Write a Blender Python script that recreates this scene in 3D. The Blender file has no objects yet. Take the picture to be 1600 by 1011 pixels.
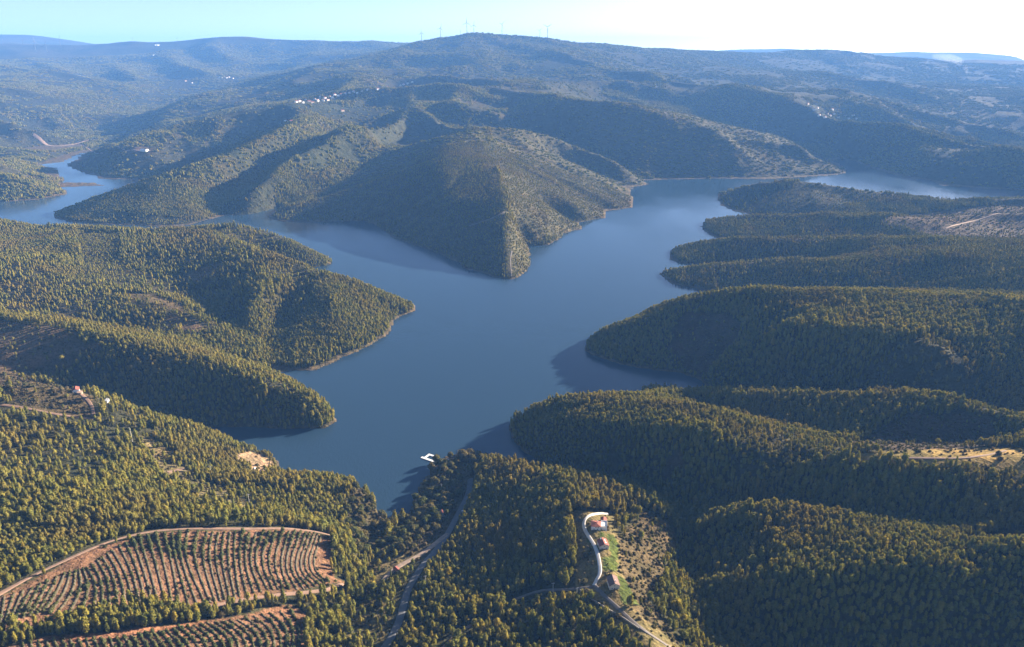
import bpy, bmesh, math, random
import numpy as np

# world coordinates in metres: x to the right, y away from the camera, z above the lake
SHORE = [[-122.9,629.4],[-140.2,646.0],[-153.5,675.3],[-165.6,691.4],[-201.5,709.4],[-234.9,713.4],[-259.3,722.7],[-268.1,745.0],[-287.1,765.3],[-317.9,777.4],[-347.8,785.1],[-371.3,805.7],[-417.0,828.8],[-375.5,827.2],[-327.0,828.8],[-268.0,822.1],[-243.6,822.1],[-232.1,842.6],[-236.6,869.5],[-261.7,913.5],[-305.2,959.3],[-357.8,995.1],[-336.6,1004.5],[-290.3,1011.5],[-260.5,1053.4],[-245.6,1079.4],[-227.3,1120.6],[-206.9,1173.7],[-211.5,1218.2],[-187.3,1258.7],[-175.9,1290.7],[-185.6,1320.4],[-244.3,1359.2],[-323.3,1408.5],[-414.3,1461.2],[-500.7,1527.2],[-452.9,1557.2],[-410.4,1593.5],[-413.4,1631.4],[-451.2,1665.2],[-520.2,1724.5],[-609.8,1787.7],[-743.1,1800.9],[-888.5,1800.9],[-1060.7,1821.0],[-1263.4,1912.9],[-1390.6,1950.5],[-1759.6,2089.4],[-2201.9,2228.1],[-2346.0,2384.8],[-1890.9,2257.9],[-1633.0,2319.7],[-1536.6,2362.8],[-1490.9,2465.2],[-1561.7,2550.9],[-1601.8,2589.3],[-1457.3,2628.8],[-1520.8,2683.3],[-1645.8,2697.3],[-1699.3,2799.0],[-1801.6,2924.4],[-1812.6,2974.2],[-1894.4,3060.9],[-1999.5,3133.8],[-1986.7,3171.4],[-1951.6,3229.6],[-1999.4,3373.5],[-2057.1,3601.7],[-1935.1,3289.8],[-1896.5,3133.8],[-1762.8,2991.2],[-1603.6,2829.4],[-1562.4,2784.0],[-1402.9,2754.5],[-1329.6,2725.6],[-1314.1,2501.3],[-1332.5,2330.3],[-1356.5,2228.1],[-1379.4,2180.0],[-1303.7,2063.6],[-1244.4,2030.1],[-1141.4,2005.6],[-928.0,1966.0],[-899.5,1981.7],[-872.2,2046.7],[-833.9,2115.9],[-761.5,2152.1],[-727.4,2228.1],[-716.6,2257.9],[-703.9,2089.4],[-651.7,2038.4],[-541.1,2030.1],[-418.0,2046.7],[-367.7,1966.0],[-315.4,1855.3],[-256.7,1787.7],[-183.4,1694.4],[-124.0,1609.6],[-99.1,1557.2],[-41.0,1498.3],[0.0,1474.9],[24.7,1507.8],[46.4,1598.8],[39.7,1694.4],[34.7,1755.6],[79.2,1761.9],[128.6,1841.5],[135.1,1890.9],[187.1,1942.9],[190.5,2021.9],[238.9,2072.2],[277.8,2089.4],[292.8,2180.0],[363.7,2228.1],[388.6,2298.8],[405.2,2501.3],[431.9,2602.3],[498.2,2655.8],[489.2,2740.0],[626.6,2769.2],[775.1,2784.0],[964.1,2769.2],[1211.4,2844.8],[1334.7,2924.4],[1383.1,3060.9],[1416.2,3249.4],[1473.2,3352.2],[1503.8,3289.8],[1483.7,3060.9],[1491.0,2860.4],[1518.4,2769.2],[1558.8,2754.5],[1537.6,2628.8],[1643.9,2576.4],[1768.3,2525.8],[2034.3,2441.7],[2284.2,2362.8],[2189.5,2257.9],[1922.8,2298.8],[1661.2,2362.8],[1542.6,2407.3],[1412.1,2362.8],[1284.8,2441.7],[1165.5,2563.6],[972.9,2589.3],[837.1,2589.3],[711.8,2501.3],[674.1,2407.3],[650.3,2278.1],[664.7,2180.0],[746.7,2107.0],[852.0,2089.4],[726.9,2046.7],[636.0,2046.7],[545.2,2046.7],[518.6,1981.7],[510.2,1890.9],[538.5,1821.0],[646.2,1800.9],[561.6,1787.7],[460.7,1768.3],[390.7,1736.8],[373.5,1682.6],[370.9,1625.9],[397.4,1593.5],[472.7,1577.8],[397.5,1562.3],[330.7,1547.1],[314.8,1507.8],[331.4,1447.7],[375.1,1408.5],[415.6,1367.2],[345.4,1335.6],[288.6,1298.0],[219.2,1238.1],[165.5,1176.8],[121.8,1123.4],[113.2,1098.3],[122.3,1074.1],[139.4,1045.8],[194.7,1018.7],[248.6,997.5],[270.0,974.7],[275.5,944.3],[294.9,921.6],[251.6,927.7],[198.8,933.9],[184.2,938.0],[178.7,921.6],[210.6,901.7],[139.9,897.8],[87.1,893.9],[42.9,878.7],[4.2,851.4],[-2.4,825.5],[3.9,792.9],[15.3,766.8],[37.3,742.1],[72.3,713.4],[100.1,704.2],[71.5,704.2],[36.3,717.4],[0.0,730.9],[-26.2,745.0],[-49.4,759.4],[-68.9,765.3],[-83.7,759.4],[-93.2,740.7],[-101.2,713.4],[-104.5,681.4],[-104.9,657.5],[-111.9,634.9]]
RIDGES = [
    [[-409.3,1591.6,6.0],[-470.7,1589.1,44.0],[-547.1,1616.5,74.0],[-665.0,1628.3,86.0],[-787.5,1606.1,72.0],[-956.3,1653.6,70.0],[-1135.7,1732.4,74.0],[-1245.4,1759.9,76.0],[-1494.2,1782.5,84.0],[-1763.2,1787.9,94.0]],
    [[-176.0,1282.8,3.0],[-239.5,1302.8,24.0],[-300.0,1315.1,49.0],[-388.9,1341.3,69.0],[-474.7,1387.3,82.0],[-551.6,1467.8,88.0],[-645.5,1538.8,82.0],[-776.3,1581.3,72.0]],
    [[-474.2,1385.1,80.0],[-434.2,1246.5,72.0],[-440.2,1127.6,42.0],[-450.1,1111.7,20.0]],
    [[-360.5,1321.9,62.0],[-310.1,1199.1,40.0],[-265.1,1107.6,16.5],[-249.6,1080.7,3.8]],
    [[-721.3,1209.2,60.0],[-666.3,1177.9,62.0],[-606.2,1167.5,62.0],[-524.5,1123.1,48.0],[-455.1,1104.7,26.0]],
    [[-949.3,1640.4,70.0],[-897.2,1469.9,74.0],[-856.5,1273.4,76.0],[-894.6,1226.3,78.0]],
    [[-233.5,854.4,3.8],[-250.6,859.2,18.0],[-275.1,862.7,32.0],[-336.9,878.1,46.0],[-406.0,908.2,56.0],[-483.0,929.5,66.0],[-565.7,940.1,76.0],[-634.3,969.5,82.0],[-734.2,985.0,86.0],[-888.6,1009.6,94.0]],
    [[-568.8,737.6,104.0],[-531.2,745.2,102.0],[-493.7,758.0,92.0],[-448.7,730.3,80.0],[-423.6,719.0,70.0],[-387.2,742.2,52.0],[-352.8,760.0,34.0]],
    [[-477.8,521.2,106.0],[-431.0,528.9,101.0],[-370.3,560.2,84.0],[-301.6,592.1,60.0],[-227.1,596.1,36.0],[-161.4,596.3,15.0]],
    [[-263.5,726.7,4.5],[-283.7,734.9,9.0],[-311.1,722.3,16.5],[-316.7,668.5,34.0],[-301.6,592.1,60.0]],
    [[-222.0,685.5,15.0],[-162.1,663.6,16.5],[-139.7,648.5,10.5]],
    [[-358.2,363.0,122.0],[-334.5,385.9,118.0],[-317.7,426.6,110.0],[-281.1,489.7,92.0],[-201.3,521.6,70.0],[-151.8,536.1,50.0]],
    [[-337.9,333.2,116.0],[-313.9,352.3,112.0],[-259.2,394.0,94.0],[-218.4,427.8,78.0],[-160.3,463.8,56.0],[-131.2,487.9,42.0]],
    [[-283.6,308.5,118.0],[-231.2,339.3,100.0],[-175.5,394.0,72.0],[-141.6,426.3,50.0]],
    [[-48.7,748.1,3.8],[0.0,698.0,24.0],[45.9,649.3,42.0],[93.0,610.0,52.0],[140.7,597.3,46.0],[155.9,582.0,30.0]],
    [[45.9,649.3,48.0],[65.5,551.3,66.0],[75.7,516.3,68.0],[74.2,461.7,70.0],[89.7,406.8,74.0],[100.4,371.1,78.0]],
    [[-26.3,642.0,20.0],[0.0,535.1,38.0],[10.1,468.5,46.0],[4.5,406.5,54.0]],
    [[155.9,582.0,30.0],[115.9,524.6,46.0],[104.1,459.1,54.0]],
    [[158.0,556.2,22.0],[195.3,572.2,44.0],[233.3,567.0,58.0],[283.1,548.9,65.0],[325.2,521.7,71.0],[360.0,490.6,78.0],[396.2,470.3,86.0],[446.4,441.6,92.0]],
    [[162.1,486.9,40.0],[189.9,465.3,58.0],[232.7,453.1,74.0],[290.7,455.7,82.0],[339.6,458.0,86.0]],
    [[-0.8,833.2,3.8],[40.6,835.0,30.0],[79.3,818.7,46.0],[150.6,775.5,62.0],[217.6,745.4,72.0],[244.9,714.9,74.0],[267.5,677.8,76.0],[315.0,630.8,76.0],[394.6,606.5,86.0],[476.6,596.5,96.0],[552.1,581.6,104.0]],
    [[38.1,776.8,36.0],[87.4,741.7,52.0],[138.8,704.9,66.0],[198.0,667.8,77.0],[253.5,637.1,81.0]],
    [[376.3,960.6,92.0],[429.6,918.8,100.0],[496.2,880.5,102.0],[549.5,856.6,100.0]],
    [[182.1,927.6,4.5],[213.1,883.1,26.0],[243.4,838.4,40.0],[311.7,805.2,56.0],[378.9,782.7,66.0],[481.4,766.3,78.0],[513.8,734.9,82.0],[544.6,695.6,84.0],[590.6,625.5,89.0]],
    [[215.5,1231.7,4.5],[216.4,1163.6,28.0],[265.9,1153.1,60.0],[313.0,1135.9,80.0],[404.4,1102.5,96.0],[534.3,1058.0,106.0],[653.9,1014.7,112.0],[719.3,973.5,116.0],[802.5,908.8,120.0]],
    [[113.7,1094.2,3.8],[155.9,1110.0,24.0],[206.1,1106.6,44.0],[267.6,1109.7,56.0],[331.7,1084.2,66.0]],
    [[317.0,1513.6,3.0],[384.9,1515.6,16.5],[475.4,1500.9,30.0],[574.2,1477.4,42.0],[637.3,1438.2,50.0],[702.2,1413.6,62.0],[812.2,1385.6,76.0],[946.6,1310.0,90.0],[1062.2,1234.0,99.0]],
    [[377.7,1697.1,3.0],[433.1,1725.5,16.5],[515.3,1694.9,36.0],[618.1,1647.2,52.0],[708.6,1616.2,52.0],[786.0,1599.1,62.0],[892.0,1533.8,72.0],[1038.6,1448.7,86.0],[1185.6,1390.5,94.0]],
    [[520.3,1983.3,3.8],[588.2,2014.3,21.0],[700.9,1984.0,38.0],[842.2,1905.3,49.0],[929.3,1841.5,54.0],[1031.5,1820.9,60.0],[1170.2,1841.9,72.0],[1281.0,1816.3,82.0],[1483.0,1771.9,94.0]],
    [[682.2,2431.6,3.0],[735.5,2440.4,22.0],[777.1,2410.1,44.0],[874.9,2338.6,66.0],[1044.7,2307.7,67.0],[1168.9,2231.6,62.0],[1264.3,2123.3,62.0],[1419.9,2025.7,76.0],[1618.4,1942.5,86.0]],
    [[0.0,1475.6,3.0],[-11.2,1551.3,32.0],[-4.5,1684.7,66.0],[-4.7,1762.6,88.0],[-25.1,1916.1,116.0],[-56.0,2162.5,139.0],[-95.9,2492.7,166.0],[-104.3,2730.6,196.0],[-257.4,3053.8,224.0],[-481.0,3590.3,249.0],[-560.5,4210.7,289.0],[-612.5,5286.0,325.2],[-492.3,6000.0,448.7],[-341.3,7000.0,630.5]],
    [[-170.1,2664.9,180.0],[-204.6,2385.3,154.0],[-197.7,2112.5,128.0],[-164.8,1876.1,90.0],[-119.0,1712.6,52.0],[-71.3,1581.4,24.0]],
    [[-25.1,1916.1,116.0],[83.7,1896.3,61.0],[186.5,1937.5,2.2]],
    [[-69.2,2299.0,149.0],[0.0,2384.9,142.0],[95.9,2203.0,86.0],[181.3,2058.7,41.0],[278.1,2092.9,2.2]],
    [[-100.3,2616.1,174.0],[0.0,2650.2,144.0],[107.8,2502.1,106.0],[194.5,2496.3,77.0],[290.6,2377.6,37.0],[382.4,2273.1,2.2]],
    [[-104.3,2730.6,196.0],[71.1,2793.4,188.0],[195.8,2876.8,159.0],[330.7,2859.1,106.0],[427.7,2751.0,56.0],[495.0,2665.4,2.2]],
    [[-560.5,4210.7,289.0],[-274.8,4129.2,292.0],[0.0,3907.0,294.0],[208.9,3576.3,284.0],[392.5,3343.5,249.0],[552.4,3284.3,226.0],[725.8,3180.5,189.0],[918.1,3085.3,146.0],[1048.3,3077.8,134.0],[1206.8,3073.7,114.0],[1274.1,3023.8,56.0],[1337.4,2937.7,2.2]],
    [[-341.3,7000.0,630.5],[103.1,6300.0,502.0],[472.5,5700.0,444.1],[664.5,5300.0,374.5],[918.1,4900.0,310.9],[1053.3,4700.0,301.6],[1314.1,4500.0,279.4],[1334.4,4200.0,233.7],[1476.2,4100.0,222.3],[1576.7,3900.0,170.4],[1502.7,3480.0,148.9],[1641.3,3459.5,144.0],[1730.7,3186.2,152.0],[1846.3,3097.6,132.0],[1876.9,2808.4,112.0],[1929.5,2485.6,104.0]],
    [[-1370.8,2170.0,3.0],[-1249.6,2192.1,40.0],[-1151.3,2259.2,71.0],[-1058.7,2306.2,101.0],[-962.2,2430.2,126.0],[-885.5,2588.4,151.0],[-833.3,2801.8,178.0],[-825.9,3055.6,204.0],[-821.0,3254.2,228.0]],
    [[-833.5,2142.1,3.0],[-760.9,2179.0,71.0],[-732.1,2361.5,131.0],[-658.5,2573.3,172.0],[-578.6,2848.3,204.0],[-493.4,3081.6,222.0],[-481.0,3590.3,249.0]],
    [[-560.5,4210.7,289.0],[-778.1,3881.3,258.0],[-937.5,3490.7,232.0],[-1235.7,3493.3,198.0],[-1381.5,3259.5,156.0],[-1585.4,3100.5,124.0],[-1752.0,3197.8,74.0],[-1880.6,3259.3,13.5]],
    [[-341.3,7000.0,630.5],[-787.1,6800.0,568.6],[-899.1,6500.0,493.8],[-1334.3,6000.0,388.5],[-1639.7,5500.0,311.8],[-1859.8,5200.0,257.7],[-2048.4,4900.0,198.5],[-2132.6,4700.0,144.4],[-2155.9,4350.0,67.8],[-2114.8,4000.0,25.5]],
    [[-1480.9,2448.8,2.2],[-1542.1,2452.0,20.0],[-1620.0,2449.2,46.0],[-1728.3,2493.6,71.0],[-2083.9,2634.1,106.0]],
    [[-1651.0,2707.4,2.2],[-1699.9,2701.3,26.0],[-1747.9,2680.1,66.0],[-1857.5,2697.7,91.0],[-2252.7,2868.8,136.0]],
    [[-2263.8,4029.8,10.5],[-2299.7,3916.5,56.0],[-2443.6,3897.7,106.0],[-2609.4,3867.0,156.0],[-3091.9,4013.8,226.0]],
    [[-2545.4,4939.9,56.0],[-2783.7,5092.2,106.0],[-3086.8,5127.6,186.0],[-3382.5,5079.1,249.0],[-4005.8,5245.6,284.0]],
    [[-2696.3,5855.0,126.0],[-3096.3,6199.1,206.0],[-3573.4,6444.1,298.0],[-4614.9,7000.0,368.2],[-5299.5,7000.0,395.3]],
    [[-8161.7,9500.0,523.6],[-6211.3,9500.0,552.7],[-5441.1,9500.0,523.6],[-5204.9,9500.0,538.2],[-4805.6,9500.0,596.1],[-4305.4,9500.0,574.4],[-3792.5,9500.0,632.1],[-3018.6,9500.0,632.1],[-2326.6,9500.0,581.6],[-1214.7,9300.0,578.7],[-303.7,9300.0,578.7]],
    [[-4305.4,9500.0,574.4],[-3669.3,8300.0,418.1],[-3016.6,7300.0,308.1],[-2594.9,6800.0,248.3]],
    [[-3792.5,9500.0,632.1],[-3168.9,8500.0,482.8],[-2766.9,7900.0,358.3],[-2512.5,7500.0,286.8]],
    [[-3018.6,9500.0,632.1],[-2704.0,8800.0,484.2],[-2460.3,8300.0,373.2]],
    [[-5204.9,9500.0,538.2],[-4386.1,8200.0,386.8],[-3476.1,7000.0,286.4],[-3055.4,6500.0,205.7],[-2765.1,6100.0,133.2]],
    [[-6211.3,9500.0,552.7],[-5183.4,8300.0,418.1],[-4221.2,7200.0,326.8],[-3606.5,6500.0,287.6]],
    [[-10175.4,12500.0,719.6],[-8140.3,12500.0,719.6],[-7534.1,12500.0,700.7],[-6840.8,12500.0,605.7],[-5945.6,12500.0,471.8]],
    [[-341.3,7000.0,630.5],[280.8,6900.0,596.6],[1177.6,7200.0,515.6],[1598.2,7500.0,472.6],[2166.3,8000.0,449.9],[2789.9,8500.0,450.2],[3343.1,8500.0,482.8],[3763.1,8500.0,469.8],[4341.2,8800.0,402.9],[5184.3,9000.0,381.1],[5930.0,9000.0,360.2],[7048.0,9000.0,339.3]],
    [[1598.2,7500.0,472.6],[1608.4,6500.0,358.5],[1946.6,6200.0,333.6],[2292.9,6000.0,318.4],[2713.7,5800.0,277.2],[3046.5,5500.0,225.1],[3031.1,4500.0,131.8],[3273.6,4200.0,80.8]],
    [[1476.2,4100.0,222.3],[1943.4,4700.0,245.9],[2122.0,4500.0,218.6],[2275.2,4300.0,194.2],[2469.7,4000.0,147.1],[2512.2,3700.0,105.9],[2756.5,3500.0,40.0]],
    [[-341.3,7000.0,630.5],[0.0,6300.0,473.0],[184.6,5600.0,383.6]],
    [[280.8,6900.0,596.6],[671.1,6300.0,473.0],[874.4,5900.0,394.0]],
    [[1177.6,7200.0,515.6],[1390.7,6500.0,398.8]],
    [[3434.0,15500.0,454.5],[4067.6,15500.0,478.3],[5077.3,15500.0,537.7],[5845.5,15500.0,490.2],[6159.7,15500.0,514.0],[6871.9,15500.0,430.6],[7376.8,15500.0,454.5],[7751.7,15500.0,490.2],[8139.9,15500.0,454.5],[8900.4,15500.0,466.4],[9417.1,15500.0,430.6],[10180.7,15500.0,430.6],[12082.6,15500.0,454.5]],
]
VALLEYS = [
    [[-416.1,827.0,1.0],[-468.0,837.4,12.0],[-533.3,857.1,25.0],[-611.0,883.3,45.0],[-680.4,891.3,60.0],[-820.9,911.5,70.0]],
    [[-357.0,992.9,1.0],[-419.5,1025.0,10.0],[-501.1,1064.3,28.0],[-604.5,1075.0,40.0],[-712.6,1091.6,50.0],[-829.6,1119.2,62.0],[-1005.0,1149.1,74.0]],
    [[-406.8,1078.2,17.0],[-463.9,1154.3,19.0],[-527.6,1211.5,30.0],[-598.1,1277.1,42.0],[-683.9,1341.5,56.0],[-813.1,1380.7,64.0],[-974.2,1461.2,66.0],[-1073.2,1493.3,70.0]],
    [[-357.0,992.9,1.0],[-406.8,1078.2,17.0]],
    [[-499.6,1523.8,1.0],[-552.4,1522.7,20.0],[-566.7,1491.5,40.0]],
    [[-376.4,1285.8,54.0],[-401.7,1200.5,22.0],[-391.1,1089.3,7.0],[-362.7,1011.8,2.0]],
    [[-122.7,628.0,1.0],[-129.6,587.5,8.0],[-133.6,545.8,15.0],[-130.5,474.2,28.0],[-131.7,420.5,40.0],[-128.1,371.6,50.0]],
    [[99.9,702.6,1.0],[145.4,678.4,6.0],[170.2,628.8,12.0],[157.0,569.4,18.0],[152.9,496.7,28.0],[140.4,427.3,40.0],[128.1,371.6,50.0]],
    [[170.2,628.8,12.0],[209.5,614.4,22.0],[274.5,589.2,36.0],[344.1,549.9,50.0],[432.3,516.3,68.0],[494.1,494.3,75.0]],
    [[141.8,431.5,36.0],[189.7,421.0,28.0],[235.6,414.9,22.0],[367.3,399.5,20.0]],
    [[850.1,2084.8,1.0],[976.6,2041.4,14.0],[1170.0,2039.9,38.0],[1398.7,1984.5,58.0],[1644.5,1967.8,70.0]],
    [[644.7,1796.9,1.0],[757.7,1721.2,12.0],[905.2,1683.4,34.0],[1186.1,1662.2,62.0],[1372.2,1619.3,72.0]],
    [[471.6,1574.3,1.0],[561.9,1547.8,10.0],[639.0,1534.0,24.0],[727.1,1521.2,46.0]],
    [[414.7,1364.1,1.0],[515.2,1332.5,14.0],[652.3,1290.4,34.0],[767.8,1228.4,54.0],[862.2,1172.5,72.0],[962.9,1099.2,85.0]],
    [[294.3,919.5,1.0],[386.4,883.4,12.0],[495.4,847.9,25.0],[596.8,758.3,45.0],[646.6,682.4,55.0]],
    [[210.1,899.7,1.0],[252.9,807.6,32.0],[303.2,771.9,42.0],[362.5,701.3,52.0],[450.8,697.7,54.0],[516.4,683.6,62.0]],
    [[-45.0,680.0,9.0],[-52.7,639.9,12.0],[-65.9,570.2,21.0],[-83.5,521.0,28.0],[-86.8,474.7,34.0],[-91.3,418.4,42.0],[-91.8,371.6,50.0]],
    [[-2036.4,3652.0,6.0],[-2076.3,3855.6,20.0],[-2060.4,4266.7,80.0],[-1786.5,4519.7,150.0],[-1322.7,4533.1,258.0],[-968.2,4871.6,332.0]],
    [[-2052.5,3593.7,1.0],[-2096.4,3764.2,5.0],[-2290.9,4239.5,30.0],[-2408.1,4744.3,58.0],[-2734.8,6044.9,112.0],[-2393.7,6702.8,235.0],[-2283.2,7466.4,310.0]],
    [[1446.8,3303.0,1.0],[1477.9,3673.1,25.0],[1275.4,3949.9,75.0],[987.9,4189.2,155.0],[546.0,4360.1,248.0],[117.0,4703.9,325.0]],
    [[490.5,2733.9,1.0],[403.7,2921.2,38.0],[213.1,3120.3,115.0],[0.0,3491.0,190.0],[-249.3,3719.9,242.0]],
    [[418.5,2545.2,1.0],[352.7,2705.7,22.0],[244.3,2830.6,58.0],[117.1,2730.8,118.0]],
    [[294.1,2175.2,1.0],[198.6,2267.8,42.0],[103.7,2393.3,92.0],[41.8,2429.4,128.0]],
    [[190.0,2017.4,1.0],[109.2,2065.5,42.0],[54.0,2056.6,80.0]],
    [[37.4,1733.0,1.0],[24.0,1790.7,32.0]],
    [[-860.2,2025.6,1.0],[-903.5,2406.8,38.0],[-856.4,2609.2,82.0],[-798.1,2782.9,128.0],[-685.8,3113.6,180.0],[-582.8,3465.1,220.0]],
    [[-715.0,2252.8,1.0],[-609.6,2324.3,42.0],[-522.1,2631.9,90.0],[-400.7,2934.0,135.0],[-297.3,3195.2,186.0]],
    [[-1320.2,2705.4,1.0],[-1267.2,2870.4,28.0],[-1181.2,3059.8,78.0],[-1079.2,3347.2,146.0]],
    [[-1598.3,2583.5,1.0],[-1795.4,2718.4,20.0],[-2114.8,2851.2,60.0]],
    [[-1982.3,3164.4,1.0],[-2231.3,3465.0,20.0],[-2493.1,3651.2,58.0],[-2900.7,3798.6,105.0]],
    [[-2290.9,4239.5,30.0],[-2642.2,4526.5,76.0],[-3220.6,4800.9,170.0]],
    [[2212.3,5300.0,205.0],[2676.5,4900.0,135.0],[2719.1,4000.0,70.0]],
    [[2081.1,7200.0,330.0],[3438.1,6900.0,230.0],[4406.7,6600.0,150.0]],
    [[1756.3,4000.0,140.0],[2040.1,3750.0,90.0],[2232.8,3250.0,45.0]],
    [[1025.0,6200.0,330.0],[1395.5,5600.0,268.0],[1670.2,5000.0,215.0]],
    [[-3758.7,8900.0,470.0],[-3168.5,8000.0,335.0],[-2685.0,7200.0,262.0]],
    [[-3169.7,9000.0,500.0],[-2732.2,8300.0,390.0],[-2509.8,7900.0,335.0]],
    [[-4450.2,8900.0,480.0],[-3718.4,7900.0,320.0],[-3085.4,7000.0,200.0]],
    [[-5295.8,8900.0,450.0],[-4270.6,7600.0,310.0],[-3435.1,6600.0,190.0]],
    [[-6075.4,8600.0,430.0],[-4829.9,7500.0,330.0],[-4005.4,6700.0,240.0]],
    [[-2292.0,8600.0,470.0],[-2169.8,8000.0,420.0]],
    [[-4942.7,12000.0,330.0],[-3091.5,12500.0,300.0],[2065.9,12500.0,220.0],[9833.2,12500.0,150.0]],
    [[1447.6,17500.0,80.0],[13752.0,17500.0,80.0]],
]
ROADS = [
    ('road','asphalt',8,[[-45.6,690.9],[-45.4,674.2],[-47.5,652.8],[-52.0,630.1],[-56.2,608.3],[-60.5,584.2],[-66.0,564.8],[-72.9,546.3],[-78.7,531.4],[-83.1,513.4],[-86.1,499.2],[-87.2,480.8],[-87.3,463.5],[-87.9,447.6],[-90.4,432.5],[-93.9,419.6],[-98.1,404.1]]),
    ('road','dirt',7,[[-60.9,581.9],[-71.4,565.6],[-84.1,547.8],[-94.4,538.3],[-102.8,529.2],[-108.5,519.1],[-111.0,510.9]]),
    ('lane','concrete',3.8,[[87.4,563.0],[78.0,559.0],[68.2,548.6],[63.0,541.3],[62.0,531.2],[65.4,515.5],[68.3,503.0],[69.5,489.8],[69.5,476.1],[68.7,465.1],[65.1,459.0],[62.6,453.4]]),
    ('lane','oldasphalt',4,[[63.0,453.2],[69.1,439.1],[75.5,427.3],[80.6,417.7],[86.2,407.2],[93.5,397.8],[103.8,394.1],[114.7,393.0]]),
    ('track','oldasphalt',3.5,[[61.5,452.4],[51.5,454.4],[39.6,458.3],[25.2,465.9],[12.7,467.9],[0.0,463.7]]),
    ('track','soil',3.5,[[-50.5,410.2],[-41.6,426.0],[-31.3,436.3],[-23.4,442.4]]),
    ('track','soil',4.5,[[-339.3,380.5],[-335.9,387.6],[-328.2,414.5],[-319.5,436.5],[-309.9,460.2],[-299.2,475.9],[-285.9,488.7],[-269.3,496.2],[-242.9,506.2],[-215.4,516.0],[-193.3,529.5],[-179.1,536.1],[-159.6,543.9],[-152.3,558.0]]),
    ('track','soil',4,[[-224.7,411.1],[-209.6,422.5],[-197.7,433.1],[-179.5,447.4],[-159.8,461.5],[-143.8,475.1],[-135.6,499.0]]),
    ('track','soil',4.5,[[-550.8,706.4],[-516.4,704.8],[-482.8,703.6],[-454.6,707.9]]),
    ('track','soil',5,[[-497.0,753.4],[-481.6,742.9],[-471.1,734.2],[-463.7,724.5],[-456.4,711.4]]),
    ('track','bank',16,[[-2463.4,3864.4],[-2412.8,3855.0],[-2302.9,3773.8],[-2271.3,3855.2],[-2255.1,4011.9]]),
    ('track','oldasphalt',2.5,[[-1.4,1488.9],[-2.8,1516.9],[-4.2,1545.2],[0.0,1588.2]]),
    ('track','oldasphalt',3.5,[[-103.5,1735.8],[-77.0,1733.9],[-46.3,1740.0],[-9.4,1772.0]]),
    ('track','bank',7,[[1038.6,2067.1],[1057.4,2053.3],[1065.7,2025.7],[1072.9,2011.8],[1140.4,2013.1]]),
    ('track','bank',5,[[1048.3,1734.9],[1100.5,1768.0],[1148.9,1797.2],[1227.7,1825.7],[1327.8,1897.0]]),
    ('track','soil',4,[[380.2,611.4],[422.1,600.8],[449.8,606.9],[480.9,623.7]]),
    ('track','soil',4,[[-344.9,634.3],[-336.1,653.4]]),
    ('track','bank',5,[[-2181.7,3800.5],[-1629.2,3059.5],[-1499.0,3019.5],[-1463.2,3021.5]]),
]
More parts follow.
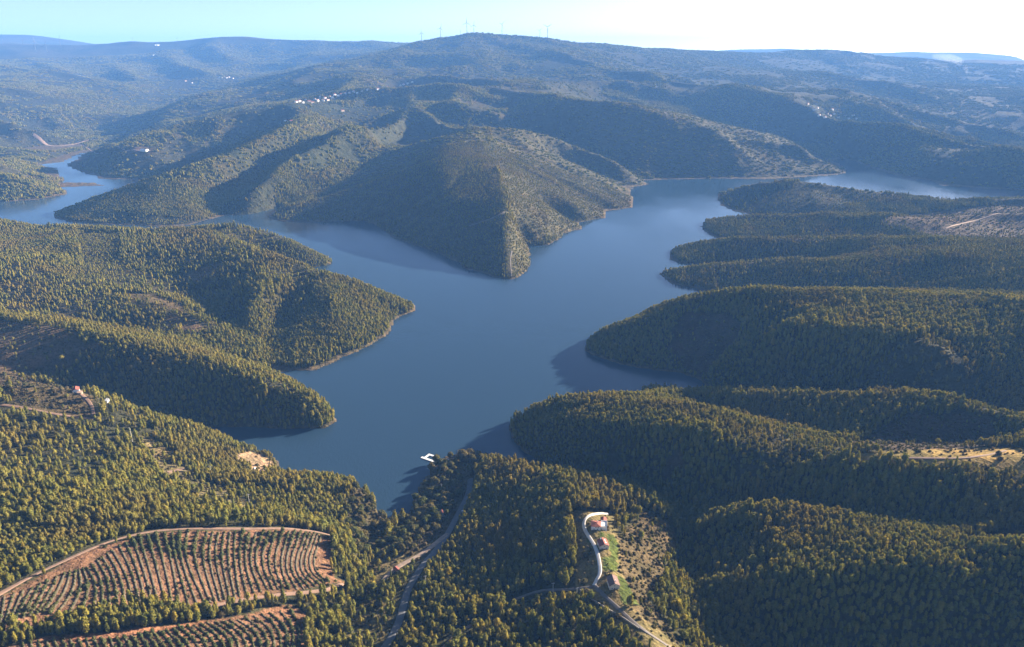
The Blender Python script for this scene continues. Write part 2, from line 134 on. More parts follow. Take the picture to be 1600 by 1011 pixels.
AREAS = [
    ('field',[[-340.4,376.1],[-334.7,385.8],[-326.3,411.7],[-317.5,433.3],[-307.1,455.4],[-279.8,486.6],[-241.4,502.3],[-201.0,520.3],[-183.2,531.8],[-160.9,532.8],[-153.9,518.8],[-149.4,494.2],[-139.0,496.4],[-160.3,463.3],[-175.8,450.9],[-190.8,439.4],[-216.2,422.4],[-225.3,412.5],[-245.1,408.7],[-261.9,399.9],[-279.6,386.3],[-295.5,372.1],[-318.6,359.7],[-326.9,355.1]]),
    ('field',[[-317.7,341.0],[-311.5,348.6],[-295.5,359.2],[-264.2,372.7],[-228.7,391.2],[-196.2,416.2],[-164.1,445.5],[-152.2,442.1],[-146.6,407.0],[-141.1,375.1],[-305.1,322.4]]),
    ('scrub',[[-645.6,837.7],[-614.9,862.9],[-571.6,877.3],[-471.6,740.7],[-456.4,711.4],[-485.3,708.1],[-518.2,707.8],[-552.7,709.6],[-645.8,794.9]]),
    ('heath',[[-801.8,1001.4],[-742.5,995.2],[-677.0,978.5],[-607.2,949.8],[-556.3,924.7],[-582.2,913.5],[-619.1,882.8],[-625.4,854.9],[-647.3,840.3],[-685.5,826.9]]),
    ('sparse',[[-410.6,696.6],[-372.5,657.5],[-339.8,623.4],[-300.4,586.7],[-275.4,582.5],[-216.0,547.8],[-244.7,602.6],[-301.0,629.9],[-361.2,681.3],[-399.3,704.2]]),
    ('clear',[[-312.6,729.2],[-308.0,754.9],[-289.2,750.0],[-277.7,742.6],[-269.8,710.6],[-266.7,675.1],[-277.0,675.7],[-286.4,706.9],[-301.6,710.1]]),
    ('scrub',[[107.7,560.1],[126.4,582.3],[149.7,574.2],[151.3,557.2],[132.2,505.1],[107.7,445.9],[108.7,419.6],[116.4,400.3],[94.5,384.1],[84.1,413.8],[89.1,445.0],[89.4,479.1],[86.9,509.6]]),
    ('drygrass',[[323.6,631.0],[380.8,635.9],[449.7,644.1],[506.9,635.7],[523.6,625.0],[483.3,566.8],[434.2,579.7],[390.3,595.3],[330.5,620.3]]),
    ('bare',[[342.3,663.8],[404.0,717.6],[452.1,731.9],[499.4,730.7],[516.3,704.4],[504.6,660.5],[433.7,639.1],[367.3,633.9]]),
    ('heath',[[926.3,1809.6],[1099.9,2002.5],[1196.7,2021.1],[1284.0,2022.2],[1415.7,2011.7],[1472.0,1992.0],[1177.6,1565.8],[1044.4,1576.4],[989.1,1701.7]]),
    ('bare',[[269.0,1103.8],[306.4,1099.8],[340.0,1075.2],[353.8,1037.6],[321.4,998.7],[283.0,983.8],[263.6,1002.8],[236.1,1039.3]]),
    ('mixed',[[-341.5,1912.9],[-257.6,1795.0],[-116.4,1605.4],[-27.2,1492.6],[-14.1,1560.6],[-44.4,1654.1],[-100.0,1727.5],[-46.8,1763.0],[-188.9,1955.1],[-375.6,2144.5],[-445.9,2108.8],[-474.7,2059.4]]),
    ('yard',[[60.3,555.4],[91.4,570.9],[92.2,534.7],[88.4,482.8],[89.6,433.2],[67.0,441.2],[61.2,454.0],[67.2,487.3],[58.0,528.8]]),
    ('yard',[[54.0,561.9],[64.6,558.3],[63.7,525.7],[68.1,495.7],[68.1,451.2],[59.3,435.7],[51.7,455.8],[51.7,504.3]]),
    ('yard',[[60.0,456.7],[76.7,443.7],[95.3,412.0],[117.6,401.3],[103.1,372.9],[80.9,392.1],[64.3,425.6]]),
    ('lawn',[[71.5,517.9],[77.5,522.1],[78.4,516.3],[73.3,509.9]]),
    ('lawn',[[80.8,522.1],[88.9,523.6],[89.8,500.0],[86.3,483.3],[80.9,481.9],[80.9,497.9]]),
    ('lawn',[[73.7,481.8],[82.5,486.3],[87.8,478.9],[85.2,468.7],[73.7,465.3]]),
    ('lawn',[[82.2,462.1],[89.3,462.1],[91.4,444.0],[92.5,433.4],[81.4,429.3],[79.8,441.3]]),
    ('lawn',[[62.5,518.8],[65.2,513.7],[65.2,508.1],[61.3,512.0]]),
    ('mixed',[[-654.0,2046.3],[-572.9,2336.7],[-460.4,2668.8],[-288.7,3084.2],[-155.1,3323.1],[-58.0,2243.3],[-24.9,1898.8],[-14.1,1560.6],[-41.1,1503.1],[-116.7,1610.3],[-257.6,1795.0],[-406.6,2035.3]]),
    ('mixed',[[-113.2,3336.5],[86.2,3381.2],[343.3,3076.0],[493.7,2697.3],[381.4,2278.1],[280.0,2107.0],[182.1,1945.9],[132.8,1855.3],[47.3,1755.6],[0.0,1809.8],[-26.6,2033.8]]),
    ('mixed',[[184.7,4022.4],[554.6,3294.4],[1340.4,3934.3],[1415.1,3281.4],[1331.0,2951.7],[979.7,2818.3],[532.3,2781.9],[277.5,3265.7]]),
    ('mixed',[[-15.3,1720.4],[24.0,1792.0],[49.7,1724.5],[40.7,1606.1],[8.2,1492.2],[-6.9,1511.1],[-14.2,1574.3]]),
    ('mixed',[[-981.5,1629.2],[-874.6,1600.2],[-752.2,1356.6],[-807.7,1330.3]]),
    ('scrub',[[-676.6,1218.3],[-626.5,1215.2],[-547.3,1169.6],[-539.4,1126.7],[-596.4,1151.6],[-647.9,1170.8]]),
    ('heath',[[-564.8,1120.4],[-519.0,1113.0],[-483.0,1096.1],[-501.9,1079.5],[-551.6,1096.5]]),
    ('heath',[[-616.1,1324.1],[-582.1,1366.0],[-551.5,1357.8],[-548.4,1324.3],[-588.8,1300.3]]),
    ('scrub',[[-744.9,1127.7],[-711.0,1136.0],[-686.2,1113.6],[-713.7,1093.2]]),
    ('bare',[[162.1,670.3],[174.8,664.4],[177.5,655.8],[163.8,656.2],[156.9,664.2]]),
    ('sparse',[[-129.1,585.2],[-110.7,586.5],[-83.6,567.2],[-91.2,535.8],[-110.3,513.7],[-122.3,464.5],[-122.9,422.5],[-94.2,421.1],[-89.5,468.1],[-106.0,488.8],[-122.9,521.0]]),
    ('shorewood',[[-169.4,693.1],[-142.2,657.5],[-121.5,621.3],[-121.6,577.8],[-132.0,553.4],[-147.9,551.3],[-166.8,621.0]]),
    ('shorewood',[[-105.4,636.4],[-102.0,720.0],[-83.7,759.4],[-49.8,765.3],[-26.5,753.6],[-39.2,706.2],[-48.5,657.6],[-61.9,593.2],[-82.2,556.2],[-104.7,548.9],[-119.8,603.6]]),
    ('scrub',[[358.8,503.7],[416.7,494.9],[440.9,498.8],[451.1,513.1],[417.4,526.5]]),
    ('heath',[[-1581.7,3044.9],[-1541.5,3075.4],[-1457.8,3045.5],[-1444.4,2988.7],[-1541.2,2984.4]]),
]
ROWS = [[[[-338.3,378.9],[-332.5,365.6],[-327.7,354.1]],[[-331.9,385.6],[-326.5,374.6],[-321.6,364.6]],[[-321.7,397.5],[-319.4,384.6],[-314.9,368.3]],[[-312.3,417.6],[-307.7,401.8],[-304.5,379.4]],[[-307.5,421.9],[-298.7,403.0],[-297.0,377.8]],[[-303.1,427.2],[-288.7,413.4],[-277.5,386.2]],[[-297.5,451.0],[-275.3,427.3],[-259.2,402.2]],[[-292.6,478.5],[-266.8,441.0],[-245.9,408.7]],[[-276.3,486.1],[-253.0,447.5],[-234.3,413.5]],[[-261.0,493.2],[-251.4,462.1],[-216.5,416.4]],[[-248.0,498.4],[-240.9,467.4],[-212.6,421.8]],[[-228.6,506.2],[-220.5,477.7],[-200.6,434.3]],[[-208.8,514.6],[-207.0,481.3],[-185.8,450.5]],[[-190.7,525.2],[-188.1,484.9],[-171.9,457.3]],[[-177.8,530.2],[-178.0,484.6],[-156.0,464.0]],[[-162.8,542.0],[-163.6,493.8],[-137.1,481.8]]],[[[-301.8,353.3],[-297.8,348.9],[-290.7,339.8]],[[-253.0,368.3],[-247.1,362.0],[-238.9,351.1]],[[-226.2,385.8],[-211.9,375.0],[-202.8,362.9]],[[-210.0,400.4],[-192.1,391.0],[-182.5,372.1]],[[-193.7,410.6],[-175.9,401.2],[-167.0,380.3]],[[-176.7,426.4],[-161.9,417.0],[-153.7,388.8]],[[-159.8,441.7],[-150.7,425.0],[-145.7,395.0]]]]
SPOT = {'house1': [72.2, 528.7], 'house1b': [80.7, 543.3], 'house2': [74.8, 500.4], 'house3': [76.5, 449.6], 'farm': [-495.1, 751.4], 'tank': [-488.6, 747.2], 'shed': [-464.8, 753.4], 'cabin': [-270.8, 682.7], 'cabinshed': [-282.4, 695.8], 'hut': [-69.9, 619.3], 'redshed': [-101.0, 524.8], 'bluecar': [-49.4, 620.4], 'car2': [-63.2, 740.6], 'car3': [-75.7, 746.2], 'dock': [-99.5, 750.7], 'poles': [[48.7, 443.8], [31.7, 457.4], [-72.3, 496.9], [-402.2, 682.3], [-242.7, 575.1], [-75.4, 670.1], [-311.8, 655.5]], 'far_white': [-1488.0, 3018.2]}
TURBINES = [[-783.0, 6800.0, 71.0], [-627.0, 6900.0, 83.0], [-464.0, 7050.0, 67.0], [-398.0, 6950.0, 93.0], [-339.0, 7000.0, 77.0], [-88.0, 6980.0, 90.0], [246.0, 6950.0, 62.0], [314.0, 6930.0, 95.0], [-6240.0, 9600.0, 55.0], [-5938.0, 9500.0, 50.0], [-5494.0, 9000.0, 110.0], [-5365.0, 9000.0, 95.0], [-5428.0, 9400.0, 91.0], [-4595.0, 9500.0, 50.0], [-4054.0, 9500.0, 37.0]]
VILLAGES = [[[-1039.1,3671.9],[-1030.9,3698.7],[-1011.1,3680.9],[-1077.2,3987.0],[-998.4,3751.7],[-980.3,3740.5],[-1018.5,3942.5],[-971.8,3808.8],[-988.8,3917.8],[-1004.3,4009.3],[-950.8,3840.1],[-953.8,3896.4],[-935.6,3871.8],[-939.8,3936.9],[-922.5,3917.5],[-917.8,3958.2],[-900.2,3952.6],[-887.3,3971.0],[-868.8,3978.9],[-846.8,3986.3],[-825.1,3996.6],[-806.3,3983.9],[-780.0,3989.1],[-753.9,3994.3],[-701.6,4001.5],[-740.2,4550.7],[-675.9,4660.9],[-657.7,4670.8],[-635.7,4683.5],[-608.4,4686.7],[-806.4,3608.8],[-988.5,3305.3],[-891.2,3048.2]],[[1567.8,4037.6],[1560.4,3961.0],[1560.2,3922.4],[1637.5,4076.0],[1546.8,3813.7],[1609.1,3932.4],[1552.0,3752.9],[1691.2,4071.7],[1701.5,4050.6],[1734.9,4084.4],[1746.2,4056.6],[1778.1,4105.6],[1796.0,4086.5],[1809.0,4064.2],[1848.5,4104.4],[1855.4,4075.4],[1739.8,4128.9],[1671.0,4184.3]],[[-2626.8,6922.8],[-2595.9,6899.8],[-2599.1,6958.3],[-2557.0,6903.0],[-2545.6,6936.4],[-2482.7,6854.1],[-2807.0,6743.8],[-2887.4,6807.0]],[[-4268.8,9363.9],[-4237.2,9362.0],[-3946.9,8572.1]]]
SMOKE = [4293.8, 7282.0]

# ---------------------------------------------------------------- terrain
NA, DA, A0 = 461, 0.004, -0.92          # angular samples about +Y, step, first angle
R0, NR = 150.0, 1206                      # first radius, radial samples (log spaced, same step)
ANG = A0 + DA*np.arange(NA)
LR = DA*np.arange(NR)
RAD = R0*np.exp(LR)
GX = np.sin(ANG)[None, :]*RAD[:, None]
GY = np.cos(ANG)[None, :]*RAD[:, None]

def hash2(ix, iy, s):
    h = (ix.astype(np.int64)*374761393 + iy.astype(np.int64)*668265263 + s*1442695041) & 0xffffffff
    h = ((h ^ (h >> 13))*1274126177) & 0xffffffff
    h = ((h ^ (h >> 16))*2246822519) & 0xffffffff
    return ((h ^ (h >> 15)) & 0xffff)/65535.0

def vnoise(x, y, s):
    ix = np.floor(x); iy = np.floor(y)
    fx = x-ix; fy = y-iy
    fx = fx*fx*fx*(fx*(fx*6-15)+10); fy = fy*fy*fy*(fy*(fy*6-15)+10)
    a = hash2(ix, iy, s); b = hash2(ix+1, iy, s); c = hash2(ix, iy+1, s); d = hash2(ix+1, iy+1, s)
    return (a*(1-fx)+b*fx)*(1-fy)+(c*(1-fx)+d*fx)*fy

def fbm(x, y, wl, s, octv=4, gain=0.5):
    t = 0.0; amp = 1.0; n = 0.0
    for k in range(octv):
        c, sn = math.cos(k*0.7+s), math.sin(k*0.7+s)
        t = t + amp*(vnoise((x*c-y*sn)/wl+17.3*k, (x*sn+y*c)/wl-9.1*k, s+k)*2-1)
        n += amp; amp *= gain; wl *= 0.5
    return t/n

def ridged(x, y, wl, s, octv=4):
    t = 0.0; amp = 1.0; n = 0.0
    for k in range(octv):
        c, sn = math.cos(k*0.9+s), math.sin(k*0.9+s)
        v = 1-np.abs(vnoise((x*c-y*sn)/wl+3.3*k, (x*sn+y*c)/wl-5.1*k, s+k)*2-1)
        t = t + amp*(v*2-1); n += amp; amp *= 0.5; wl *= 0.5
    return t/n

def in_poly(px, py, poly):
    r = np.zeros(px.shape, bool)
    n = len(poly)
    for i in range(n):
        x1, y1 = poly[i]; x2, y2 = poly[(i+1) % n]
        if y1 == y2: continue
        c = (y1 > py) != (y2 > py)
        r ^= c & (px < (x2-x1)*(py-y1)/(y2-y1)+x1)
    return r

def poly_in(px, py, poly):
    """in_poly with a bounding box first"""
    p = np.asarray(poly)
    m = (px >= p[:, 0].min()) & (px <= p[:, 0].max()) & (py >= p[:, 1].min()) & (py <= p[:, 1].max())
    out = np.zeros(px.shape, bool)
    if m.any(): out[m] = in_poly(px[m], py[m], poly)
    return out

def dens(line, step=3.0):
    out = []
    for a, b in zip(line[:-1], line[1:]):
        d = math.hypot(b[0]-a[0], b[1]-a[1]); st = max(step, 0.002*math.hypot(a[0], a[1]))
        n = max(1, int(d/st))
        t = np.arange(n)/n
        out.append(np.stack([a[k]+(b[k]-a[k])*t for k in range(len(a))], 1))
    out.append(np.array([line[-1]], float))
    return np.concatenate(out)

def smooth_line(line, it=2):
    """corner cutting, ends kept"""
    p = np.array(line, float)
    for _ in range(it):
        q = [p[0]]
        for a, b in zip(p[:-1], p[1:]):
            q.append(a*0.75+b*0.25); q.append(a*0.25+b*0.75)
        q.append(p[-1]); p = np.array(q)
    return p

def box(a, n=1):
    for _ in range(n):
        p = np.pad(a, 1, mode='edge')
        a = (p[:-2, 1:-1]+p[2:, 1:-1]+p[1:-1, :-2]+p[1:-1, 2:]+4*a)/8
    return a

def solve(val, fix, n_it=(60, 60, 60, 80, 120, 300)):
    lv = [(val, fix)]
    for _ in range(5):
        v, f = lv[-1]
        h, w = v.shape
        H2, W2 = (h+1)//2, (w+1)//2
        vp = np.zeros((H2*2, W2*2)); fp = np.zeros((H2*2, W2*2))
        vp[:h, :w] = v*f; fp[:h, :w] = f
        s = vp.reshape(H2, 2, W2, 2).sum((1, 3)); c = fp.reshape(H2, 2, W2, 2).sum((1, 3))
        lv.append((s/np.maximum(c, 1), c > 0))
    u = None
    for k in range(5, -1, -1):
        v, f = lv[k]
        if u is None: u = np.full(v.shape, v[f].mean())
        else: u = np.repeat(np.repeat(u, 2, 0), 2, 1)[:v.shape[0], :v.shape[1]]
        u = np.where(f, v, u)
        for _ in range(n_it[k]):
            p = np.pad(u, 1, mode='edge')
            u = np.where(f, v, 0.25*(p[:-2, 1:-1]+p[2:, 1:-1]+p[1:-1, :-2]+p[1:-1, 2:]))
    return u

def to_grid(x, y):
    r = np.hypot(x, y)
    return np.log(np.maximum(r, 1)/R0)/DA, (np.arctan2(x, y)-A0)/DA

def samp(F, x, y):
    j, i = to_grid(np.asarray(x, float), np.asarray(y, float))
    j = np.clip(j, 0, NR-1.001); i = np.clip(i, 0, NA-1.001)
    j0 = j.astype(int); i0 = i.astype(int); fj = j-j0; fi = i-i0
    return (F[j0, i0]*(1-fj)*(1-fi)+F[j0+1, i0]*fj*(1-fi)+F[j0, i0+1]*(1-fj)*fi+F[j0+1, i0+1]*fj*fi)

def erode(z, lake, rounds=9, drops=70000, steps=90, K=0.036):
    """rain runs downhill and cuts gullies that join towards the water"""
    g = np.random.default_rng(3)
    cell = np.repeat(RAD[:, None]*DA, NA, 1)
    j_hi = int(math.log(11000/R0)/DA); j_lo = int(math.log(330/R0)/DA)
    land = ~lake
    wfar = np.clip((RAD[:, None]-700)/500, 0, 1)
    for k in range(rounds):
        zs = box(z, 3) + fbm(np.repeat(ANG[None, :], NR, 0)/DA, np.repeat(LR[:, None], NA, 1)/DA, 13, 300, 2)*cell*.55*np.clip(z/40, 0, 1)
        gj, gi = np.gradient(zs); gj /= cell; gi /= cell
        jj = g.uniform(j_lo, j_hi, drops); ii = g.uniform(1, NA-2, drops)
        A = np.zeros(NR*NA); dj = np.zeros(drops); di = np.zeros(drops)
        for st in range(steps):
            cj = jj.astype(int); ci = ii.astype(int); fl = cj*NA+ci
            A += np.bincount(fl, minlength=NR*NA)
            dj = dj*.35-gj[cj, ci]; di = di*.35-gi[cj, ci]
            n = np.hypot(dj, di)+1e-6; dj /= n; di /= n
            jj = np.clip(jj+dj, 1, NR-3); ii = np.clip(ii+di, 1, NA-3)
            m = land[jj.astype(int), ii.astype(int)] & (n > 2e-3)
            if not m.all(): jj, ii, dj, di = jj[m], ii[m], dj[m], di[m]
            if len(jj) < 50: break
        A = box(A.reshape(NR, NA), 2)
        S = np.hypot(gj, gi)
        cut = K*np.sqrt(A)*S*cell*3.6*wfar*(1+2.2*np.clip((RAD[:, None]-2300)/900, 0, 1))
        lo = z.copy()
        for a, b in ((1, 0), (-1, 0), (0, 1), (0, -1)): lo = np.minimum(lo, np.roll(z, (a, b), (0, 1)))
        z = z-np.where(land, np.minimum(cut, .55*(z-lo)), 0)
        z = np.where(land, .75*z+.25*box(z, 1), z)
    return z

PW = 1.35
def make_terrain(shore, ridges, valleys):
    lake = np.zeros(GX.shape, bool)
    wob = 6.0
    m = RAD < 6000
    wx = GX[m]+fbm(GX[m], GY[m], 60, 3)*wob*1.6; wy = GY[m]+fbm(GX[m], GY[m], 60, 8)*wob*1.6
    lake[m] = in_poly(wx, wy, shore)
    val = np.zeros(GX.shape); fix = lake.copy()
    con = np.zeros(GX.shape, bool)
    for lines in (valleys, ridges):
        for ln in lines:
            d = dens(smooth_line(ln))
            j, i = to_grid(d[:, 0], d[:, 1])
            j = np.round(j).astype(int); i = np.round(i).astype(int)
            ok = (j >= 0) & (j < NR) & (i >= 0) & (i < NA)
            j, i, z = j[ok], i[ok], d[ok, 2]
            ok = ~lake[j, i]
            j, i, z = j[ok], i[ok], z[ok]
            fix[j, i] = True; con[j, i] = True
            val[j, i] = np.maximum(z, 0.3)**PW
    fix[-1, :] = True; val[-1, :] = 60.0**PW
    u = solve(val, fix)
    z = np.maximum(u, 0)**(1/PW)
    # distance-like weight away from fixed lines (in cells, converted to metres)
    far = solve(np.zeros(z.shape), fix & (lake | con | (RAD[:, None] > 17000)), (1, 1, 1, 1, 1, 1)) if False else None
    w = (~(lake | con)).astype(float)
    for n in (6, 10, 14):
        w = np.minimum(w, box(w, n))
    w = np.clip(box(w, 6)*1.1, 0, 1)
    wf = w.copy()
    for n in (20, 30): wf = np.minimum(wf, box(wf, n))
    fm = np.clip((RAD[:, None]-4000)/2000, 0, 1); w = w*(1-fm)+wf*fm
    rr = RAD[:, None]
    big = np.clip((rr-1700)/1600, 0, 1)
    nz = np.minimum(ridged(GX, GY, 620, 11, 2)-.45, .15)*70*big + np.minimum(ridged(GX, GY, 1300, 5, 2)-.4, .1)*60*np.clip((rr-4200)/2500, 0, 1)
    nz = nz*np.clip(z/60, 0, 1)*np.clip(1-(rr-5000)/2500, .45, 1)
    nz = nz + fbm(GX, GY, 150, 21, 3)*5*np.clip(z/25, 0.0, 1)
    z = z + nz*w
    zs = box(z, 4)
    zs = erode(np.where(lake, -3.0, np.maximum(zs, 0.4)), lake)
    zs = np.where(rr > 800, zs, box(zs, 3))
    edge = (box(lake.astype(float), 4) > 0) & (~lake) & (rr > 1200)
    zl = np.where(lake, -1.5, zs)
    for _ in range(10): zl = np.where(edge, box(zl, 1), zl)
    zs = zl
    z = np.where(lake, -4.0, np.maximum(zs, 0.6))
    zl = box(z, 2)
    z = np.where(lake, np.minimum(zl, -0.8), np.maximum(zl, 0.7))
    return z, lake

# ---------------------------------------------------------------- scene helpers
from mathutils import Vector, Matrix
rng = np.random.default_rng(7)
random.seed(11)
PI = math.pi
sc = bpy.context.scene
C = sc.collection
CAM = (0.0, 0.0, 450.0); PITCH = math.radians(20.4)
Z, LAKE = make_terrain(SHORE, RIDGES, VALLEYS)
def ground(x, y): return float(samp(Z, x, y))

def link(o, parent=None, **props):
    C.objects.link(o)
    if parent is not None: o.parent = parent
    for k, v in props.items(): o[k] = v
    return o
def mesh_np(name, v, quads=None, tris=None, smooth=False, mats=None, fm=None):
    me = bpy.data.meshes.new(name)
    v = np.asarray(v, np.float32).reshape(-1, 3)
    parts = []; starts = []; n0 = 0
    for q in (quads, tris):
        if q is not None and len(q):
            q = np.asarray(q, np.int32); parts.append(q.ravel()); k = q.shape[1]
            starts.append(n0+np.arange(len(q), dtype=np.int32)*k); n0 += q.size
    li = np.concatenate(parts); ls = np.concatenate(starts)
    me.vertices.add(len(v)); me.vertices.foreach_set('co', v.ravel())
    me.loops.add(len(li)); me.loops.foreach_set('vertex_index', li)
    me.polygons.add(len(ls)); me.polygons.foreach_set('loop_start', ls)
    if fm is not None: me.polygons.foreach_set('material_index', np.asarray(fm, np.int32))
    me.update(calc_edges=True)
    if smooth: me.polygons.foreach_set('use_smooth', np.ones(len(ls), bool))
    for m in mats or []: me.materials.append(m)
    return me
def obj(name, me, parent=None, **props):
    return link(bpy.data.objects.new(name, me), parent, **props)
def empty(name, loc, rz=0.0, **props):
    o = bpy.data.objects.new(name, None); o.empty_display_size = 1
    o.location = loc; o.rotation_euler = (0, 0, rz)
    return link(o, None, **props)

class MB:
    """collects simple solids, then becomes ONE mesh object"""
    def __init__(s): s.v = []; s.f = []; s.m = []
    def face(s, pts, mi=0):
        n = len(s.v); s.v += [tuple(p) for p in pts]; s.f.append(tuple(range(n, n+len(pts)))); s.m.append(mi); return s
    def box(s, x0, x1, y0, y1, z0, z1, mi=0):
        n = len(s.v)
        s.v += [(x, y, z) for z in (z0, z1) for x, y in ((x0, y0), (x1, y0), (x1, y1), (x0, y1))]
        for q in ((3, 2, 1, 0), (4, 5, 6, 7), (0, 1, 5, 4), (1, 2, 6, 5), (2, 3, 7, 6), (3, 0, 4, 7)):
            s.f.append(tuple(n+i for i in q)); s.m.append(mi)
        return s
    def tube(s, pts, rads, k=8, mi=0, cap=True):
        pts = [Vector(p) for p in pts]; n0 = len(s.v)
        for i, p in enumerate(pts):
            d = (pts[min(i+1, len(pts)-1)]-pts[max(i-1, 0)]).normalized()
            a = d.orthogonal().normalized(); b = d.cross(a)
            for j in range(k):
                t = 2*PI*j/k; s.v.append(tuple(p+(a*math.cos(t)+b*math.sin(t))*rads[i]))
        for i in range(len(pts)-1):
            for j in range(k):
                s.f.append((n0+i*k+j, n0+i*k+(j+1) % k, n0+(i+1)*k+(j+1) % k, n0+(i+1)*k+j)); s.m.append(mi)
        if cap:
            s.f.append(tuple(n0+j for j in range(k))[::-1]); s.f.append(tuple(n0+(len(pts)-1)*k+j for j in range(k))); s.m += [mi, mi]
        return s
    def mesh(s, name, mats, smooth=False):
        me = bpy.data.meshes.new(name); me.from_pydata(s.v, [], s.f); me.update()
        for m in (mats if isinstance(mats, (list, tuple)) else [mats]): me.materials.append(m)
        me.polygons.foreach_set('material_index', s.m)
        if smooth: me.polygons.foreach_set('use_smooth', [True]*len(s.f))
        return me
    def build(s, name, mats, parent=None, smooth=False, **props):
        return obj(name, s.mesh(name, mats, smooth), parent, **props)

# ---------------------------------------------------------------- materials
class NT:
    def __init__(s, name):
        s.m = bpy.data.materials.new(name); s.m.use_nodes = True
        s.t = s.m.node_tree; s.t.nodes.clear()
        s.out = s.t.nodes.new('ShaderNodeOutputMaterial')
    def n(s, kind, **kw):
        nd = s.t.nodes.new(kind)
        for k, v in kw.items():
            if k.startswith('i_'): nd.inputs[k[2:].replace('_', ' ')].default_value = v
            else: setattr(nd, k, v)
        return nd
    def l(s, a, b): s.t.links.new(a, b)
    def noise(s, vec, scale, detail=4, rough=0.55):
        nd = s.n('ShaderNodeTexNoise'); nd.inputs['Scale'].default_value = scale; nd.inputs['Detail'].default_value = detail; nd.inputs['Roughness'].default_value = rough
        if vec is not None: s.l(vec, nd.inputs['Vector'])
        return nd.outputs['Fac']
    def mr(s, v, a, b, c, d):
        nd = s.n('ShaderNodeMapRange'); s.l(v, nd.inputs['Value'])
        for k, x in zip(('From Min', 'From Max', 'To Min', 'To Max'), (a, b, c, d)): nd.inputs[k].default_value = x
        return nd.outputs['Result']
    def mix(s, fac, a, b, mode='MIX'):
        nd = s.n('ShaderNodeMix', data_type='RGBA', blend_type=mode)
        for v, k in ((fac, 0), (a, 6), (b, 7)):
            if isinstance(v, (int, float)): nd.inputs[k].default_value = v
            elif isinstance(v, tuple): nd.inputs[k].default_value = (*v, 1)
            else: s.l(v, nd.inputs[k])
        return nd.outputs[2]
def plain(name, col, rough=0.8, var=0.18, scale=1.5, metallic=0.0, bump=0.0):
    """a painted or built surface: its colour broken up by two scales of wear"""
    t = NT(name); g = t.n('ShaderNodeTexCoord').outputs['Object']
    n1 = t.noise(g, scale, 5); n2 = t.noise(g, scale*0.17, 3)
    c = t.mix(t.mr(n1, .3, .7, 0, 1), tuple(x*(1-var) for x in col), tuple(min(1, x*(1+var)) for x in col))
    c = t.mix(t.mr(n2, .45, .75, 0, .5), c, tuple(x*(1-1.6*var) for x in col))
    b = t.n('ShaderNodeBsdfPrincipled', i_Roughness=rough, i_Metallic=metallic); t.l(c, b.inputs['Base Color'])
    if bump:
        bp = t.n('ShaderNodeBump', i_Strength=bump, i_Distance=.05); t.l(n1, bp.inputs['Height']); t.l(bp.outputs[0], b.inputs['Normal'])
    t.l(b.outputs[0], t.out.inputs[0]); return t.m
def tiles(name, col):
    t = NT(name); g = t.n('ShaderNodeTexCoord').outputs['Object']
    w = t.n('ShaderNodeTexWave', wave_type='BANDS', bands_direction='Y'); w.inputs['Scale'].default_value = 1.3; t.l(g, w.inputs['Vector'])
    n = t.noise(g, .9, 5)
    c = t.mix(t.mr(n, .3, .7, 0, 1), tuple(x*.72 for x in col), tuple(x*1.25 for x in col))
    c = t.mix(t.mr(w.outputs['Fac'], 0, .35, .45, 0), c, tuple(x*.5 for x in col))
    b = t.n('ShaderNodeBsdfPrincipled', i_Roughness=.85); t.l(c, b.inputs['Base Color'])
    bp = t.n('ShaderNodeBump', i_Strength=.5, i_Distance=.06); t.l(w.outputs['Fac'], bp.inputs['Height']); t.l(bp.outputs[0], b.inputs['Normal'])
    t.l(b.outputs[0], t.out.inputs[0]); return t.m
def leaves(name, cols, trans=0.36, patch=(0.11, 0.085, 0.03)):
    """foliage: colour differs tree by tree and in wide patches"""
    t = NT(name); oi = t.n('ShaderNodeObjectInfo'); g = t.n('ShaderNodeNewGeometry').outputs['Position']
    cr = t.n('ShaderNodeValToRGB'); el = cr.color_ramp.elements
    for i, c in enumerate(cols):
        p = i/(len(cols)-1)
        e = el[0] if i == 0 else el[len(el)-1] if i == len(cols)-1 else el.new(p)
        e.position = p; e.color = (*c, 1)
    t.l(oi.outputs['Random'], cr.inputs['Fac'])
    pn = t.noise(oi.outputs['Location'], .009, 3)
    c = t.mix(t.mr(pn, .5, .68, 0, .65), cr.outputs['Color'], patch)
    fn = t.noise(g, .9, 3)
    c = t.mix(1.0, c, t.mix(t.mr(fn, .3, .7, 0, 1), (.62, .62, .62), (1.3, 1.3, 1.3)), 'MULTIPLY')
    d = t.n('ShaderNodeBsdfDiffuse'); t.l(c, d.inputs['Color'])
    tr = t.n('ShaderNodeBsdfTranslucent'); t.l(t.mix(1.0, c, (1.2, 1.15, .75), 'MULTIPLY'), tr.inputs['Color'])
    mx = t.n('ShaderNodeMixShader'); mx.inputs[0].default_value = trans
    t.l(d.outputs[0], mx.inputs[1]); t.l(tr.outputs[0], mx.inputs[2]); t.l(mx.outputs[0], t.out.inputs[0]); return t.m

